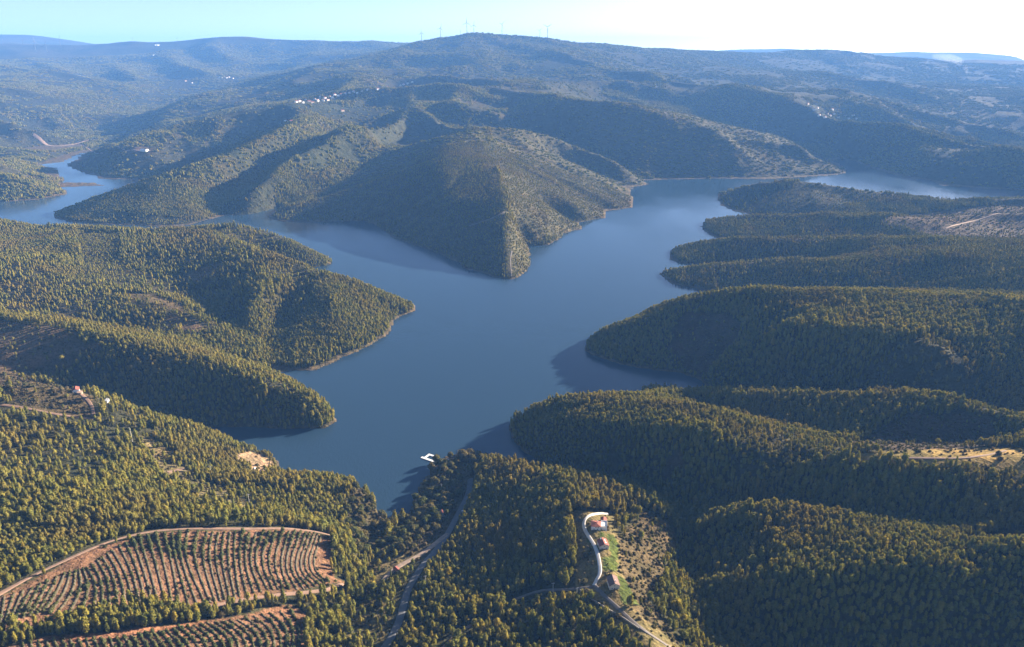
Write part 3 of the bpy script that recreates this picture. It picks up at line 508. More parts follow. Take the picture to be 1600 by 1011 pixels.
M = {}
M['euc'] = leaves('eucalyptus_leaves', [(.115, .122, .030), (.18, .172, .036), (.24, .205, .040), (.14, .150, .038), (.28, .22, .045)], patch=(.20, .145, .042))
M['broad'] = leaves('broad_leaves', [(.075, .09, .03), (.11, .105, .04), (.14, .115, .05), (.09, .105, .035)], patch=(.12, .10, .04))
M['shrub'] = leaves('shrub_leaves', [(.07, .075, .03), (.10, .085, .04), (.12, .095, .055), (.08, .09, .03)], patch=(.10, .07, .045))
M['sapling'] = leaves('sapling_leaves', [(.08, .10, .04), (.11, .12, .05), (.13, .12, .05)], patch=(.10, .10, .05))
M['bark'] = plain('bark', (.16, .12, .09), .95, .3, 2.0)
M['white'] = plain('white_render', (.78, .76, .72), .8, .08, .8)
M['cream'] = plain('cream_render', (.62, .50, .38), .85, .1, .8)
M['stone'] = plain('stone', (.36, .32, .27), .9, .3, 1.5, bump=.4)
M['red_tile'] = tiles('red_roof_tiles', (.27, .075, .05))
M['brown_tile'] = tiles('brown_roof_tiles', (.17, .095, .075))
M['glass'] = plain('window_glass', (.02, .03, .04), .12, .2)
M['wood'] = plain('dark_wood', (.13, .075, .045), .8, .25)
M['steel'] = plain('painted_steel', (.50, .51, .52), .5, .06)
M['turbine'] = plain('turbine_backlit_grey', (.09, .095, .11), .5, .06)  # white turbines; backlit shade is put into this dark base colour
M['metal'] = plain('galvanised_metal', (.42, .43, .44), .45, .15, metallic=.6)
M['deck'] = plain('pontoon_deck', (.74, .74, .72), .7, .1, 1.2)
M['paint_white'] = plain('white_car_paint', (.75, .77, .8), .25, .04)
M['paint_blue'] = plain('grey_car_paint', (.12, .15, .2), .25, .04)
M['rubber'] = plain('tyre_rubber', (.03, .03, .03), .9, .1)
M['asphalt'] = plain('asphalt', (.105, .11, .12), .9, .2, .35)
M['oldasphalt'] = plain('worn_asphalt', (.14, .12, .105), .95, .2, .35)
M['concrete'] = plain('concrete', (.52, .49, .45), .9, .12, .3)
M['dirt'] = plain('packed_earth', (.27, .20, .15), .95, .25, .3)
M['soil'] = plain('red_earth', (.18, .112, .078), .95, .25, .25)
M['berm'] = plain('weedy_bank', (.085, .066, .038), .95, .35, .5)
M['bank'] = plain('cut_bank', (.42, .28, .20), .95, .2, .08)

# ---------------------------------------------------------------- land cover
NAT = (NR, NA)
rr = np.repeat(RAD[:, None], NA, 1)
COV = np.zeros(NAT+(3,)); DEN = np.zeros(NAT); SHR = np.zeros(NAT); HGT = np.ones(NAT); BRD = np.zeros(NAT, bool)
gyr, gxr = np.gradient(Z)
n_a = fbm(GX, GY, 420, 31, 4); n_b = fbm(GX, GY, 130, 47, 3); n_c = fbm(GX, GY, 900, 77, 3)
near = np.clip((2300-rr)/500, 0, 1)
def ss(x, a, b):
    t = np.clip((x-a)/(b-a), 0, 1); return t*t*(3-2*t)
dist = np.clip((rr-4200)/800, 0, 1)
patch = ss(n_a*0.9+n_b*0.7+.2*dist, -0.16, 0.14)                  # woodland against open heath
DEN = near*(0.90-0.62*ss(n_b+.6*n_a, .14, .42)) + (1-near)*(0.06+0.88*patch)
# stands of one age, each with its own height and spacing
sw = GX+55*fbm(GX, GY, 170, 12, 3); sv = GY+55*fbm(GX, GY, 170, 14, 3)
st_i = np.floor(sw/105+.35*np.floor(sv/80)); st_j = np.floor(sv/80)
st_a = hash2(st_i, st_j, 5); st_b = hash2(st_i, st_j, 6)
DEN = DEN*(1-near*.5*ss(st_b, .55, .95))
HGT = ((.68+.6*st_a)*(1+0.35*n_b)).clip(.42, 1.5)
floor_c = np.array([.052, .048, .026]); heath_c = np.array([.048, .049, .028]); far_wood = np.array([.055, .062, .030])
heath_c = heath_c*(1-.25*dist[..., None])
k = (near*0.85+(1-near)*patch)[..., None]
COV = heath_c*(1-k)+floor_c*k
COV = COV*(1+.5*n_c[..., None]*np.array([1.0, .55, .3]))
SHR = (1-k[..., 0])*.8
KIND = {  # colour, tree density, shrub density, tree height
 'field': ((.145, .084, .056), 0, .05, 1), 'scrub': ((.078, .062, .036), .03, .85, .6), 'heath': ((.095, .072, .048), .05, .7, .7),
 'sparse': ((.14, .12, .065), .16, .6, .8), 'clear': ((.33, .235, .16), .02, .12, .6), 'drygrass': ((.19, .15, .055), .004, .2, .5),
 'bare': ((.060, .046, .034), .02, .6, .6), 'lawn': ((.055, .075, .02), .0, .03, .5), 'yard': ((.12, .10, .05), .01, .4, .4),
 'mixed': ((.072, .068, .040), .36, .9, .55),
 'shorewood': ((.07, .06, .035), .55, .6, 1.0)}
nearm = rr < 4500
for kd, poly in AREAS:
    col, den, shr, hh = KIND[kd]
    m = np.zeros(NAT, bool)
    wob = 4.0 if kd in ('field', 'lawn', 'yard', 'clear') else 9.0
    m[nearm] = poly_in(GX[nearm]+wob*fbm(GX[nearm], GY[nearm], 28, 5, 2), GY[nearm]+wob*fbm(GX[nearm], GY[nearm], 28, 6, 2), poly)
    COV[m] = np.array(col)*(1+.35*n_b[m, None]); DEN[m] = den; SHR[m] = shr; HGT[m] = hh
    if kd == 'shorewood': BRD |= m
rim = (~LAKE) & (Z < 1.2) & (rr < 5000)
COV[rim] = COV[rim]*.35+np.array([.13, .10, .07])*.65
DEN[LAKE | (Z < 1.0)] = 0; SHR[LAKE | (Z < .9)] = 0
ROADM = np.zeros(NAT, bool); VERGE = np.zeros(NAT, bool)
for nm, mt, w, ln in ROADS:
    d = dens([(*p, 0.0) for p in ln], 1.0)[:, :2]
    for ox in np.arange(-w/2-1.5, w/2+1.6, 1.5):
        for oy in np.arange(-w/2-1.5, w/2+1.6, 1.5):
            if ox*ox+oy*oy > (w/2+1.6)**2: continue
            j, i = to_grid(d[:, 0]+ox, d[:, 1]+oy)
            j = np.clip(np.round(j).astype(int), 0, NR-1); i = np.clip(np.round(i).astype(int), 0, NA-1)
            ROADM[j, i] = True
    if mt in ('asphalt', 'concrete', 'oldasphalt', 'dirt') and w < 8:      # verges kept clear
        for ox in (-5, -3, -1, 1, 3, 5):
            for oy in (-10, -8, -6, -4, -2, 2, 4):
                j, i = to_grid(d[:, 0]+ox, d[:, 1]+oy)
                VERGE[np.clip(np.round(j).astype(int), 0, NR-1), np.clip(np.round(i).astype(int), 0, NA-1)] = True
for nm in ('house1', 'house1b', 'house2', 'house3', 'farm', 'tank', 'shed', 'cabin', 'cabinshed', 'hut', 'redshed'):
    ROADM |= (GX-SPOT[nm][0])**2+(GY-SPOT[nm][1])**2 < (8.5 if 'house' in nm else 6.5)**2
DEN[VERGE & (rr < 1200)] *= .05; SHR[VERGE & (rr < 1200)] = .5
DEN[ROADM] = 0; SHR[ROADM] *= 0

# ---------------------------------------------------------------- ground and water
idx = np.arange(NR*NA).reshape(NR, NA)
quads = np.stack([idx[:-1, :-1], idx[1:, :-1], idx[1:, 1:], idx[:-1, 1:]], -1).reshape(-1, 4)[:, ::-1]
me = mesh_np('terrain', np.stack([GX, GY, Z], -1), quads, smooth=True)
ca = me.color_attributes.new('cover', 'FLOAT_COLOR', 'POINT')
ca.data.foreach_set('color', np.concatenate([np.clip(COV, .004, .9), np.ones(NAT+(1,))], -1).astype(np.float32).ravel())
t = NT('hillside_ground'); pos = t.n('ShaderNodeNewGeometry').outputs['Position']
cv = t.n('ShaderNodeVertexColor', layer_name='cover').outputs['Color']
f1 = t.noise(pos, .33, 4, .7); f2 = t.noise(pos, .05, 4, .6); f3 = t.noise(pos, .012, 3)
c = t.mix(1.0, cv, t.mix(t.mr(f1, .32, .68, 0, 1), (.55, .55, .52), (1.45, 1.4, 1.3)), 'MULTIPLY')
c = t.mix(1.0, c, t.mix(t.mr(f2, .32, .68, 0, 1), (.62, .68, .62), (1.35, 1.25, 1.15)), 'MULTIPLY')
c = t.mix(t.mr(f3, .52, .68, 0, .35), c, t.mix(1.0, c, (1.35, .95, .8), 'MULTIPLY'))
b = t.n('ShaderNodeBsdfPrincipled', i_Roughness=1.0); b.inputs['Specular IOR Level'].default_value = .05
t.l(c, b.inputs['Base Color'])
bp = t.n('ShaderNodeBump', i_Strength=.9, i_Distance=1.6); t.l(f1, bp.inputs['Height'])
bp2 = t.n('ShaderNodeBump', i_Strength=.8, i_Distance=9.0); t.l(f2, bp2.inputs['Height']); t.l(bp.outputs[0], bp2.inputs['Normal'])
t.l(bp2.outputs[0], b.inputs['Normal']); t.l(b.outputs[0], t.out.inputs[0])
me.materials.append(t.m)
obj('terrain', me, kind='structure')

t = NT('lake_water'); pos = t.n('ShaderNodeNewGeometry').outputs['Position']
mp = t.n('ShaderNodeMapping'); mp.inputs['Rotation'].default_value = (0, 0, .5); mp.inputs['Scale'].default_value = (1, .45, 1); t.l(pos, mp.inputs['Vector'])
w1 = t.noise(mp.outputs[0], .35, 4, .6); w2 = t.noise(mp.outputs[0], .004, 4, .55); w3 = t.noise(mp.outputs[0], .05, 3)
b = t.n('ShaderNodeBsdfPrincipled', i_IOR=1.33)
b.inputs['Base Color'].default_value = (.020, .044, .076, 1)
t.l(t.mr(w2, .38, .62, .08, .2), b.inputs['Roughness'])
b1 = t.n('ShaderNodeBump', i_Distance=.4); t.l(t.mr(w2, .38, .62, .12, .6), b1.inputs['Strength']); t.l(w1, b1.inputs['Height'])
b2 = t.n('ShaderNodeBump', i_Distance=.5, i_Strength=.1); t.l(w3, b2.inputs['Height']); t.l(b1.outputs[0], b2.inputs['Normal'])
t.l(b2.outputs[0], b.inputs['Normal']); t.l(b.outputs[0], t.out.inputs[0])
xs = np.linspace(-3200, 4000, 25); ys = np.linspace(560, 4300, 16); LX, LY = np.meshgrid(xs, ys)
ii = np.arange(LX.size).reshape(LX.shape)
obj('lake', mesh_np('lake', np.stack([LX, LY, 0*LX], -1), np.stack([ii[:-1, :-1], ii[:-1, 1:], ii[1:, 1:], ii[1:, :-1]], -1).reshape(-1, 4), mats=[t.m]), kind='structure')

# ---------------------------------------------------------------- roads and tracks draped on the ground
def strip(name, mat, w, ln):
    p = smooth_line([(*q,) for q in ln], 2)
    p = dens([tuple(q) for q in p], 2.5)
    d = np.gradient(p, axis=0); d /= np.maximum(np.linalg.norm(d, axis=1, keepdims=True), 1e-6)
    nrm = np.stack([-d[:, 1], d[:, 0]], 1)
    offs = np.linspace(-1, 1, 7)
    wob = 1+.12*np.sin(np.arange(len(p))*.37)+.08*np.sin(np.arange(len(p))*.11+1) if mat in ('soil', 'bank', 'dirt') else np.ones(len(p))
    P = p[:, None, :]+nrm[:, None, :]*(offs[None, :, None]*w/2*wob[:, None, None])
    zc = samp(Z, p[:, 0], p[:, 1])
    zz = samp(Z, P[..., 0], P[..., 1])
    zz = np.maximum(zz, 0.6)+.45; zz[:, 0] -= 1.3; zz[:, -1] -= 1.3
    ii = np.arange(zz.size).reshape(zz.shape)
    q = np.stack([ii[:-1, :-1], ii[:-1, 1:], ii[1:, 1:], ii[1:, :-1]], -1).reshape(-1, 4)[:, ::-1]
    me = mesh_np(name, np.stack([P[..., 0], P[..., 1], zz], -1), q, smooth=True, mats=[M[mat]])
    return obj(name, me, kind='structure')
for nm, mt, w, ln in ROADS: strip(nm, mt, w, ln)

# ---------------------------------------------------------------- plants
def blob(r, z0, z1, k, n, rnd, prof, jag=.28, cap=True):
    """an irregular crown hull: n rings of k points"""
    v = []; f = []
    for i in range(n):
        t = i/(n-1); rad = r*prof(t); zc = z0+(z1-z0)*t
        cx, cy = rnd.uniform(-.12, .12)*r, rnd.uniform(-.12, .12)*r
        for j in range(k):
            a = 2*PI*(j+.5*(i % 2))/k
            q = rad*(1+rnd.uniform(-jag, jag))
            v.append((cx+q*math.cos(a), cy+q*math.sin(a), zc+rnd.uniform(-.35, .35)*(z1-z0)/n))
    for i in range(n-1):
        for j in range(k):
            a, b, c, d = i*k+j, i*k+(j+1) % k, (i+1)*k+(j+1) % k, (i+1)*k+j
            f += [(a, b, c), (a, c, d)]
    v.append((0, 0, z1+(z1-z0)*.04)); n1 = len(v)-1
    for j in range(k): f.append(((n-1)*k+j, (n-1)*k+(j+1) % k, n1))
    return v, f
def clumps(v, f, n, r, z0, z1, rnd, prof, s0, s1, shell=.75):
    for _ in range(n):
        t = rnd.random()**.85; a = rnd.uniform(0, 2*PI); rad = r*prof(t)*rnd.uniform(shell, 1.18)
        p = Vector((rad*math.cos(a), rad*math.sin(a), z0+(z1-z0)*t*1.03))
        nn = Vector((math.cos(a)*.8+rnd.uniform(-.7, .7), math.sin(a)*.8+rnd.uniform(-.7, .7), rnd.uniform(-.2, 1.1))).normalized()
        u = nn.orthogonal().normalized(); w = nn.cross(u); s = rnd.uniform(s0, s1); ph = rnd.uniform(0, PI)
        u, w = u*math.cos(ph)+w*math.sin(ph), w*math.cos(ph)-u*math.sin(ph)
        b = len(v)
        v += [tuple(p+u*s), tuple(p+w*s*.6+nn*s*.2), tuple(p-u*s*.9), tuple(p-w*s*.6-nn*s*.15)]
        f += [(b, b+1, b+2), (b, b+2, b+3)]
def euc_prof(t): return (.66+.44*math.sin(PI*min(1, t)**.9))*(1-.42*max(0, t-.68)/.32)
def round_prof(t): return math.sqrt(max(.02, 1-(2*t-1)**2))*.9+.12
def tri_mesh(name, v, f, mat): return mesh_np(name, v, tris=f, mats=[mat])
def euc_crown(seed, h=13.0, r=2.1, nc=150):
    rnd = random.Random(seed); v, f = blob(r*.82, h*.16, h*.97, 7, 6, rnd, euc_prof)
    clumps(v, f, nc, r, h*.14, h, rnd, euc_prof, .5, 1.05); return v, f
def broad_crown(seed, h=12.0, r=5.0, nc=420):
    rnd = random.Random(seed); v, f = [], []
    for i in range(6):
        a = i*2*PI/5+rnd.uniform(-.4, .4); d = r*.5 if i < 5 else 0
        rz = rnd.uniform(.5, .68)*r; zc = h*rnd.uniform(.5, .66) if i < 5 else h*.72
        bv, bf = blob(rz*.86, -rz*.8, rz*.8, 8, 5, rnd, round_prof, .2)
        o = (d*math.cos(a), d*math.sin(a), zc); n = len(v)
        v += [(p[0]+o[0], p[1]+o[1], p[2]+o[2]) for p in bv]; f += [tuple(n+x for x in q) for q in bf]
        n = len(v); cv, cf = [], []
        clumps(cv, cf, nc//6, rz, -rz*.85, rz*.9, rnd, round_prof, .5, 1.1)
        v += [(p[0]+o[0], p[1]+o[1], p[2]+o[2]) for p in cv]; f += [tuple(n+x for x in q) for q in cf]
    return v, f
def euc_trunk(seed, h=13.0):
    rnd = random.Random(seed); m = MB()
    m.tube([(0, 0, -1.5), (.05, 0, h*.3), (.12, .08, h*.6), (.05, .1, h*.9)], [.26, .2, .13, .05], 6)
    for i in range(5):
        a = rnd.uniform(0, 2*PI); z = h*(.3+.11*i)
        m.tube([(.08, .04, z), (.9*math.cos(a), .9*math.sin(a), z+1.1), (1.5*math.cos(a), 1.5*math.sin(a), z+2.2)], [.09, .06, .02], 4)
    return m
def broad_trunk(seed, h=12.0, r=5.0):
    rnd = random.Random(seed); m = MB()
    m.tube([(0, 0, -1.5), (.1, .05, h*.2), (.2, 0, h*.4)], [.45, .36, .28], 7)
    for i in range(5):
        a = i*2*PI/5+rnd.uniform(-.3, .3)
        m.tube([(.15, 0, h*.3), (r*.28*math.cos(a), r*.28*math.sin(a), h*.48), (r*.5*math.cos(a), r*.5*math.sin(a), h*.62)], [.22, .14, .06], 5)
    return m

def protos(name, makers, mat):
    out = []
    for mk in makers:
        v, f = mk; out.append(bpy.data.objects.new(name, tri_mesh(name, v, f, mat)))
    return out
def with_trunk(v, f, h):
    n = len(v)
    for k in range(4):
        a = PI*k/2; v.append((.22*math.cos(a), .22*math.sin(a), -2.5))
    for k in range(4):
        a = PI*k/2; v.append((.12*math.cos(a), .12*math.sin(a), h*.3))
    for k in range(4):
        a, b = n+k, n+(k+1) % 4; f += [(a, b, b+4), (a, b+4, a+4)]
    return v, f
def small_euc(seed, h=13.0, r=2.1, nc=26):
    rnd = random.Random(seed); v, f = blob(r*.95, h*.04, h, 6, 5, rnd, euc_prof, .34)
    clumps(v, f, nc, r, h*.1, h, rnd, euc_prof, .7, 1.3); return v, f
def pine(seed, nc=80):
    """rounder, looser crown on a bare stem"""
    rnd = random.Random(seed); h = rnd.uniform(10, 14); v, f = blob(2.5, h*.35, h*.95, 7, 5, rnd, round_prof, .3)
    clumps(v, f, nc, 3.0, h*.3, h, rnd, round_prof, .5, 1.1); return with_trunk(v, f, 18)
def grove(seed, n, R, h=12.0, r=2.4, k=5, rings=4):
    """a handful of trees with their feet a little below the ground"""
    rnd = random.Random(seed); v, f = [], []
    for i in range(n):
        a = rnd.uniform(0, 2*PI); d = R*math.sqrt((i+.5)/n); s = rnd.uniform(.65, 1.25)
        bv, bf = blob(r*rnd.uniform(.8, 1.3), -3.5, h*s, k, rings, rnd, lambda t: (.75+.5*math.sin(PI*t))*(1-.6*max(0, t-.5)/.5), .3)
        m = len(v); ox, oy = d*math.cos(a), d*math.sin(a)
        v += [(p[0]+ox, p[1]+oy, p[2]) for p in bv]; f += [tuple(m+x for x in q) for q in bf]
    return v, f
def bush(seed, r=1.2, h=1.4, nc=30):
    rnd = random.Random(seed); v, f = blob(r*.85, -.3, h, 6, 4, rnd, lambda t: 1-.55*t*t, .3)
    clumps(v, f, nc, r, 0, h, rnd, lambda t: 1-.5*t*t, .25, .5); return v, f

def scatter(name, plist, pts, rotz, scl, idx, **props):
    """ONE object whose points carry plants of several shapes"""
    me = bpy.data.meshes.new(name); n = len(pts)
    me.vertices.add(n); me.vertices.foreach_set('co', np.asarray(pts, np.float32).ravel())
    for nm, ty, arr, key in (('rot', 'FLOAT_VECTOR', np.stack([0*rotz, 0*rotz, rotz], 1), 'vector'), ('scl', 'FLOAT_VECTOR', scl, 'vector'), ('pick', 'INT', idx, 'value')):
        a = me.attributes.new(nm, ty, 'POINT'); a.data.foreach_set(key, np.asarray(arr, np.int32 if ty == 'INT' else np.float32).ravel())
    o = obj(name, me, **props)
    ng = bpy.data.node_groups.new(name, 'GeometryNodeTree')
    ng.interface.new_socket('Geometry', in_out='INPUT', socket_type='NodeSocketGeometry'); ng.interface.new_socket('Geometry', in_out='OUTPUT', socket_type='NodeSocketGeometry')
    N = ng.nodes.new; L = ng.links.new
    gi, go = N('NodeGroupInput'), N('NodeGroupOutput')
    jn = N('GeometryNodeJoinGeometry')
    for p in reversed(plist):
        inf = N('GeometryNodeObjectInfo'); inf.inputs['Object'].default_value = p; inf.transform_space = 'ORIGINAL'
        g2 = N('GeometryNodeGeometryToInstance'); L(inf.outputs['Geometry'], g2.inputs[0]); L(g2.outputs[0], jn.inputs[0])
    ip = N('GeometryNodeInstanceOnPoints'); ip.inputs['Pick Instance'].default_value = True
    L(gi.outputs[0], ip.inputs['Points']); L(jn.outputs[0], ip.inputs['Instance'])
    for nm, ty, sk in (('rot', 'FLOAT_VECTOR', 'Rotation'), ('scl', 'FLOAT_VECTOR', 'Scale'), ('pick', 'INT', 'Instance Index')):
        at = N('GeometryNodeInputNamedAttribute'); at.data_type = ty; at.inputs['Name'].default_value = nm
        src = at.outputs['Attribute']
        if sk == 'Rotation':
            er = N('FunctionNodeEulerToRotation'); L(src, er.inputs[0]); src = er.outputs[0]
        L(src, ip.inputs[sk])
    L(ip.outputs[0], go.inputs[0])
    md = o.modifiers.new('plants', 'NODES'); md.node_group = ng
    return o

def jitter(r0, r1, s, amax=.90):
    """jittered lattice points inside a ring sector"""
    xm = r1*math.sin(amax)
    xs = np.arange(-xm, xm, s); ys = np.arange(r0*math.cos(amax)*.9, r1, s)
    X, Y = np.meshgrid(xs, ys); X = X.ravel(); Y = Y.ravel()
    X = X+s*rng.uniform(-.5, .5, X.size); Y = Y+s*rng.uniform(-.5, .5, Y.size)
    r = np.hypot(X, Y); a = np.abs(np.arctan2(X, Y))
    m = (r >= r0) & (r < r1) & (a < amax)
    return X[m], Y[m]
def look(F, x, y):
    j, i = to_grid(x, y)
    return F[np.clip(np.round(j).astype(int), 0, NR-1), np.clip(np.round(i).astype(int), 0, NA-1)]
def visible(x, y, z, margin=0):
    """inside the photograph's frame and not behind a hill"""
    dz = z-CAM[2]; dep = y*math.cos(PITCH)-dz*math.sin(PITCH); up = y*math.sin(PITCH)+dz*math.cos(PITCH)
    u = 1142*x/dep; v = 1142*up/dep
    ok = (np.abs(u) < 800+margin) & (np.abs(v) < 505+margin)
    for s in np.linspace(.3, .985, 40):
        ok &= CAM[2]+dz*s > samp(Z, x*s, y*s)-1.0
    return ok, dep

P_pts, P_rot, P_scl, P_idx = [], [], [], []
def add(x, y, zoff, sx, sz, lo, hi):
    P_pts.append(np.stack([x, y, samp(Z, x, y)+zoff], 1)); P_rot.append(rng.uniform(0, 2*PI, x.size))
    P_scl.append(np.stack([sx, sx, sz], 1)); P_idx.append(rng.integers(lo, hi, x.size))
# near stands
x, y = jitter(250, 1350, 3.1)
d = look(DEN, x, y); keep = (rng.random(x.size) < d) & ~look(BRD, x, y)
x, y = x[keep], y[keep]; h = .64*look(HGT, x, y)*rng.normal(1.0, .24, x.size).clip(.45, 1.6); h = np.where(np.hypot(x, y) > 720, .86, 1.0)*h; wd = .80*rng.normal(1.0, .3, x.size).clip(.55, 1.9)*np.sqrt(h)
z = samp(Z, x, y); vis, dep = visible(x, y, z+6)
order = np.argsort(np.where(vis, dep, 1e9))[:300]
solo = [(x[i], y[i], z[i], h[i], wd[i]) for i in order]
rest = np.ones(x.size, bool); rest[order] = False
print('near trees', x.size)
add(x[rest], y[rest], -.2, wd[rest], h[rest], 0, 9)
# broad-leaved shore trees: candidates for individuals
bx, by = jitter(380, 900, 6.2)
kb = look(BRD, bx, by) & (rng.random(bx.size) < look(DEN, bx, by)); bx, by = bx[kb], by[kb]
# middle distance
x, y = jitter(1350, 2500, 3.7); kp = rng.random(x.size) < look(DEN, x, y); x, y = x[kp], y[kp]
h = .52*look(HGT, x, y)*rng.normal(1.0, .2, x.size).clip(.5, 1.6); add(x, y, -.3, .92*np.sqrt(h)*rng.normal(1, .12, x.size), h, 9, 15)
print('mid trees', x.size)
# far slopes, a few trees to a point
x, y = jitter(2500, 4600, 10.5); kp = rng.random(x.size) < look(DEN, x, y)*.95; x, y = x[kp], y[kp]
h = .50*look(HGT, x, y)*rng.normal(1, .2, x.size).clip(.5, 1.5); add(x, y, 0, .70*np.ones(x.size), h, 15, 19)
print('far groves', x.size)
x, y = jitter(4600, 9800, 23.0); kp = rng.random(x.size) < look(DEN, x, y)*.85; x, y = x[kp], y[kp]
h = .50*look(HGT, x, y)*rng.normal(.9, .2, x.size).clip(.4, 1.4); add(x, y, 0, .75*np.ones(x.size), h, 19, 22)
print('farthest groves', x.size)
plist = (protos('eucalyptus', [with_trunk(*euc_crown(100+i, 13.0+i*.3, 2.0+.12*(i % 3), 110), 13) for i in range(6)]+[pine(150+i) for i in range(3)], M['euc'])
       + protos('eucalyptus', [small_euc(200+i) for i in range(5)]+[pine(160, 14)], M['euc'])
       + protos('eucalyptus', [grove(300+i, 7, 8.0) for i in range(4)], M['euc'])
       + protos('eucalyptus', [grove(400+i, 12, 17.0, 12, 3.2, 4, 3) for i in range(3)], M['euc']))
scatter('forest', plist, np.concatenate(P_pts), np.concatenate(P_rot), np.concatenate(P_scl), np.concatenate(P_idx), kind='stuff')

# undergrowth
x, y = jitter(300, 1100, 2.6); kp = rng.random(x.size) < look(SHR, x, y)*.55; x, y = x[kp], y[kp]
x2, y2 = jitter(1100, 2500, 5.5); kp = rng.random(x2.size) < look(SHR, x2, y2)*.5; x2, y2 = x2[kp], y2[kp]
x = np.concatenate([x, x2]); y = np.concatenate([y, y2]); print('shrubs', x.size)
s = rng.lognormal(-.1, .38, x.size).clip(.4, 2.6)
scatter('undergrowth', protos('shrub', [bush(500+i) for i in range(5)], M['shrub']), np.stack([x, y, samp(Z, x, y)], 1), rng.uniform(0, 6.28, x.size),
        np.stack([s, s, s*rng.uniform(.7, 1.2, x.size)], 1), rng.integers(0, 5, x.size), kind='stuff')

# single eucalyptus trees, the nearest three hundred
def tree_things(lst, crowns, trunks, name, cat, label_of, group_of, cm):
    ce = [tri_mesh('crown', *c, cm) for c in crowns]; tk = [m.mesh('trunk', M['bark']) for m in trunks]
    for q, (x, y, z, h, w) in enumerate(lst):
        r = empty(name, (x, y, z-.2), random.uniform(0, 6.28), label=label_of(x, y), category=cat, group=group_of(x, y))
        r.scale = (w, w, h)
        obj('crown', ce[q % len(ce)], r); obj('trunk', tk[q % len(tk)], r)
def zone(x, y):
    if x < -125: return ('slender eucalyptus at the bottom left beside the terraced red field', 'eucalyptus trees around the terraced field')
    if x < -35: return ('slender eucalyptus in the gully beside the winding asphalt road', 'eucalyptus trees by the winding road')
    if x < 118: return ('olive eucalyptus crowded on the spur between the winding road and the houses', 'eucalyptus trees on the near spur')
    return ('slender eucalyptus on the shaded slope right of the three houses', 'eucalyptus trees on the shaded right slope')
tree_things(solo, [euc_crown(600+i, 13.2, 2.1, 170) for i in range(6)], [euc_trunk(650+i) for i in range(6)], 'eucalyptus_tree', 'tree', lambda x, y: zone(x, y)[0], lambda x, y: zone(x, y)[1], M['euc'])
# broad-leaved trees along the near inlet and the tip with the pontoon
bl = []
for x, y in zip(bx, by): bl.append((x, y, ground(x, y), random.uniform(.5, .85), random.uniform(.5, .8)))
big = [(-57, 741, 1.25, 1.25), (-49, 747, 1.1, 1.2), (-40, 749, 1.3, 1.3), (-31, 746, 1.2, 1.2), (-23, 741, 1.15, 1.1), (-83, 731, 1.0, .8), (-88, 742, 1.1, .85), (-92, 724, 1.0, .9)]
for x, y, h, w in big: bl.append((x, y, ground(x, y), h, w))
def bzone(x, y):
    if x < -105: return ('rounded broad-leaved tree on the left bank of the narrow inlet', 'broad-leaved trees on the left inlet bank')
    if y > 728: return ('large round pale tree on the wooded tip by the white pontoon', 'large round trees on the tip by the pontoon')
    return ('rounded olive tree between the inlet and the winding road', 'broad-leaved trees between inlet and road')
print('broad', len(bl))
tree_things(bl, [broad_crown(700+i) for i in range(5)], [broad_trunk(750+i) for i in range(5)], 'broadleaf_tree', 'tree', lambda x, y: bzone(x, y)[0], lambda x, y: bzone(x, y)[1], M['broad'])

# planted rows on the terraced red field
rp = []
for fi, guides in enumerate(ROWS):
    G = []
    for g in guides:
        p = smooth_line(g, 2); s = np.concatenate([[0], np.cumsum(np.linalg.norm(np.diff(p, axis=0), axis=1))]); tt = np.linspace(0, s[-1], 40)
        G.append(np.stack([np.interp(tt, s, p[:, k]) for k in (0, 1)], 1))
    for a, b in zip(G[:-1], G[1:]):
        n = max(1, int(round(np.linalg.norm(a-b, axis=1).mean()/4.4)))
        for q in range(n):
            p = a+(b-a)*q/n
            s = np.concatenate([[0], np.cumsum(np.linalg.norm(np.diff(p, axis=0), axis=1))]); tt = np.arange(0, s[-1], 1.25)
            rp.append(np.stack([np.interp(tt, s, p[:, k]) for k in (0, 1)], 1))
bv, bq = [], []
for p in rp:                                # each row stands on its own low bank of turned earth
    fld = np.zeros(len(p), bool)
    for kd, poly in AREAS:
        if kd == 'field': fld |= in_poly(p[:, 0], p[:, 1], poly)
    if len(p) < 6: continue
    dd = np.gradient(p, axis=0); dd /= np.maximum(np.linalg.norm(dd, axis=1, keepdims=True), 1e-6); nn = np.stack([-dd[:, 1], dd[:, 0]], 1)
    hh = rng.uniform(.55, 1.0, len(p)); ww = rng.uniform(.8, 1.2, len(p)); base = len(bv)
    for o_, z_ in ((-1.1, -.4), (-.45, .8), (.3, .95), (1.1, -.4)):
        q = p+nn*(o_*ww)[:, None]+rng.normal(0, .06, p.shape)
        bv += [(a, b, c) for (a, b), c in zip(q, samp(Z, q[:, 0], q[:, 1])+z_*hh)]
    n = len(p)
    for k in range(3):
        bq += [(base+k*n+i, base+(k+1)*n+i, base+(k+1)*n+i+1, base+k*n+i+1) for i in range(n-1) if fld[i] and fld[i+1]]
obj('terrace_banks', mesh_np('terrace_banks', bv, np.array(bq), smooth=True, mats=[M['berm']]), kind='structure')
rp = np.concatenate(rp); rp += rng.normal(0, .22, rp.shape)
inf = np.zeros(len(rp), bool)
for kd, poly in AREAS:
    if kd == 'field': inf |= in_poly(rp[:, 0], rp[:, 1], poly)
gap = fbm(rp[:, 0], rp[:, 1], 18, 91, 3)
rp = rp[inf & (rng.random(len(rp)) < .86+.5*gap) & ~look(ROADM, rp[:, 0], rp[:, 1])]
ps = (1.0+.9*fbm(rp[:, 0], rp[:, 1], 45, 92, 2)+.9*ss(rp[:, 0], -215, -290)*0)*rng.lognormal(0, .32, len(rp))*.68; ps = ps.clip(.35, 2.0)
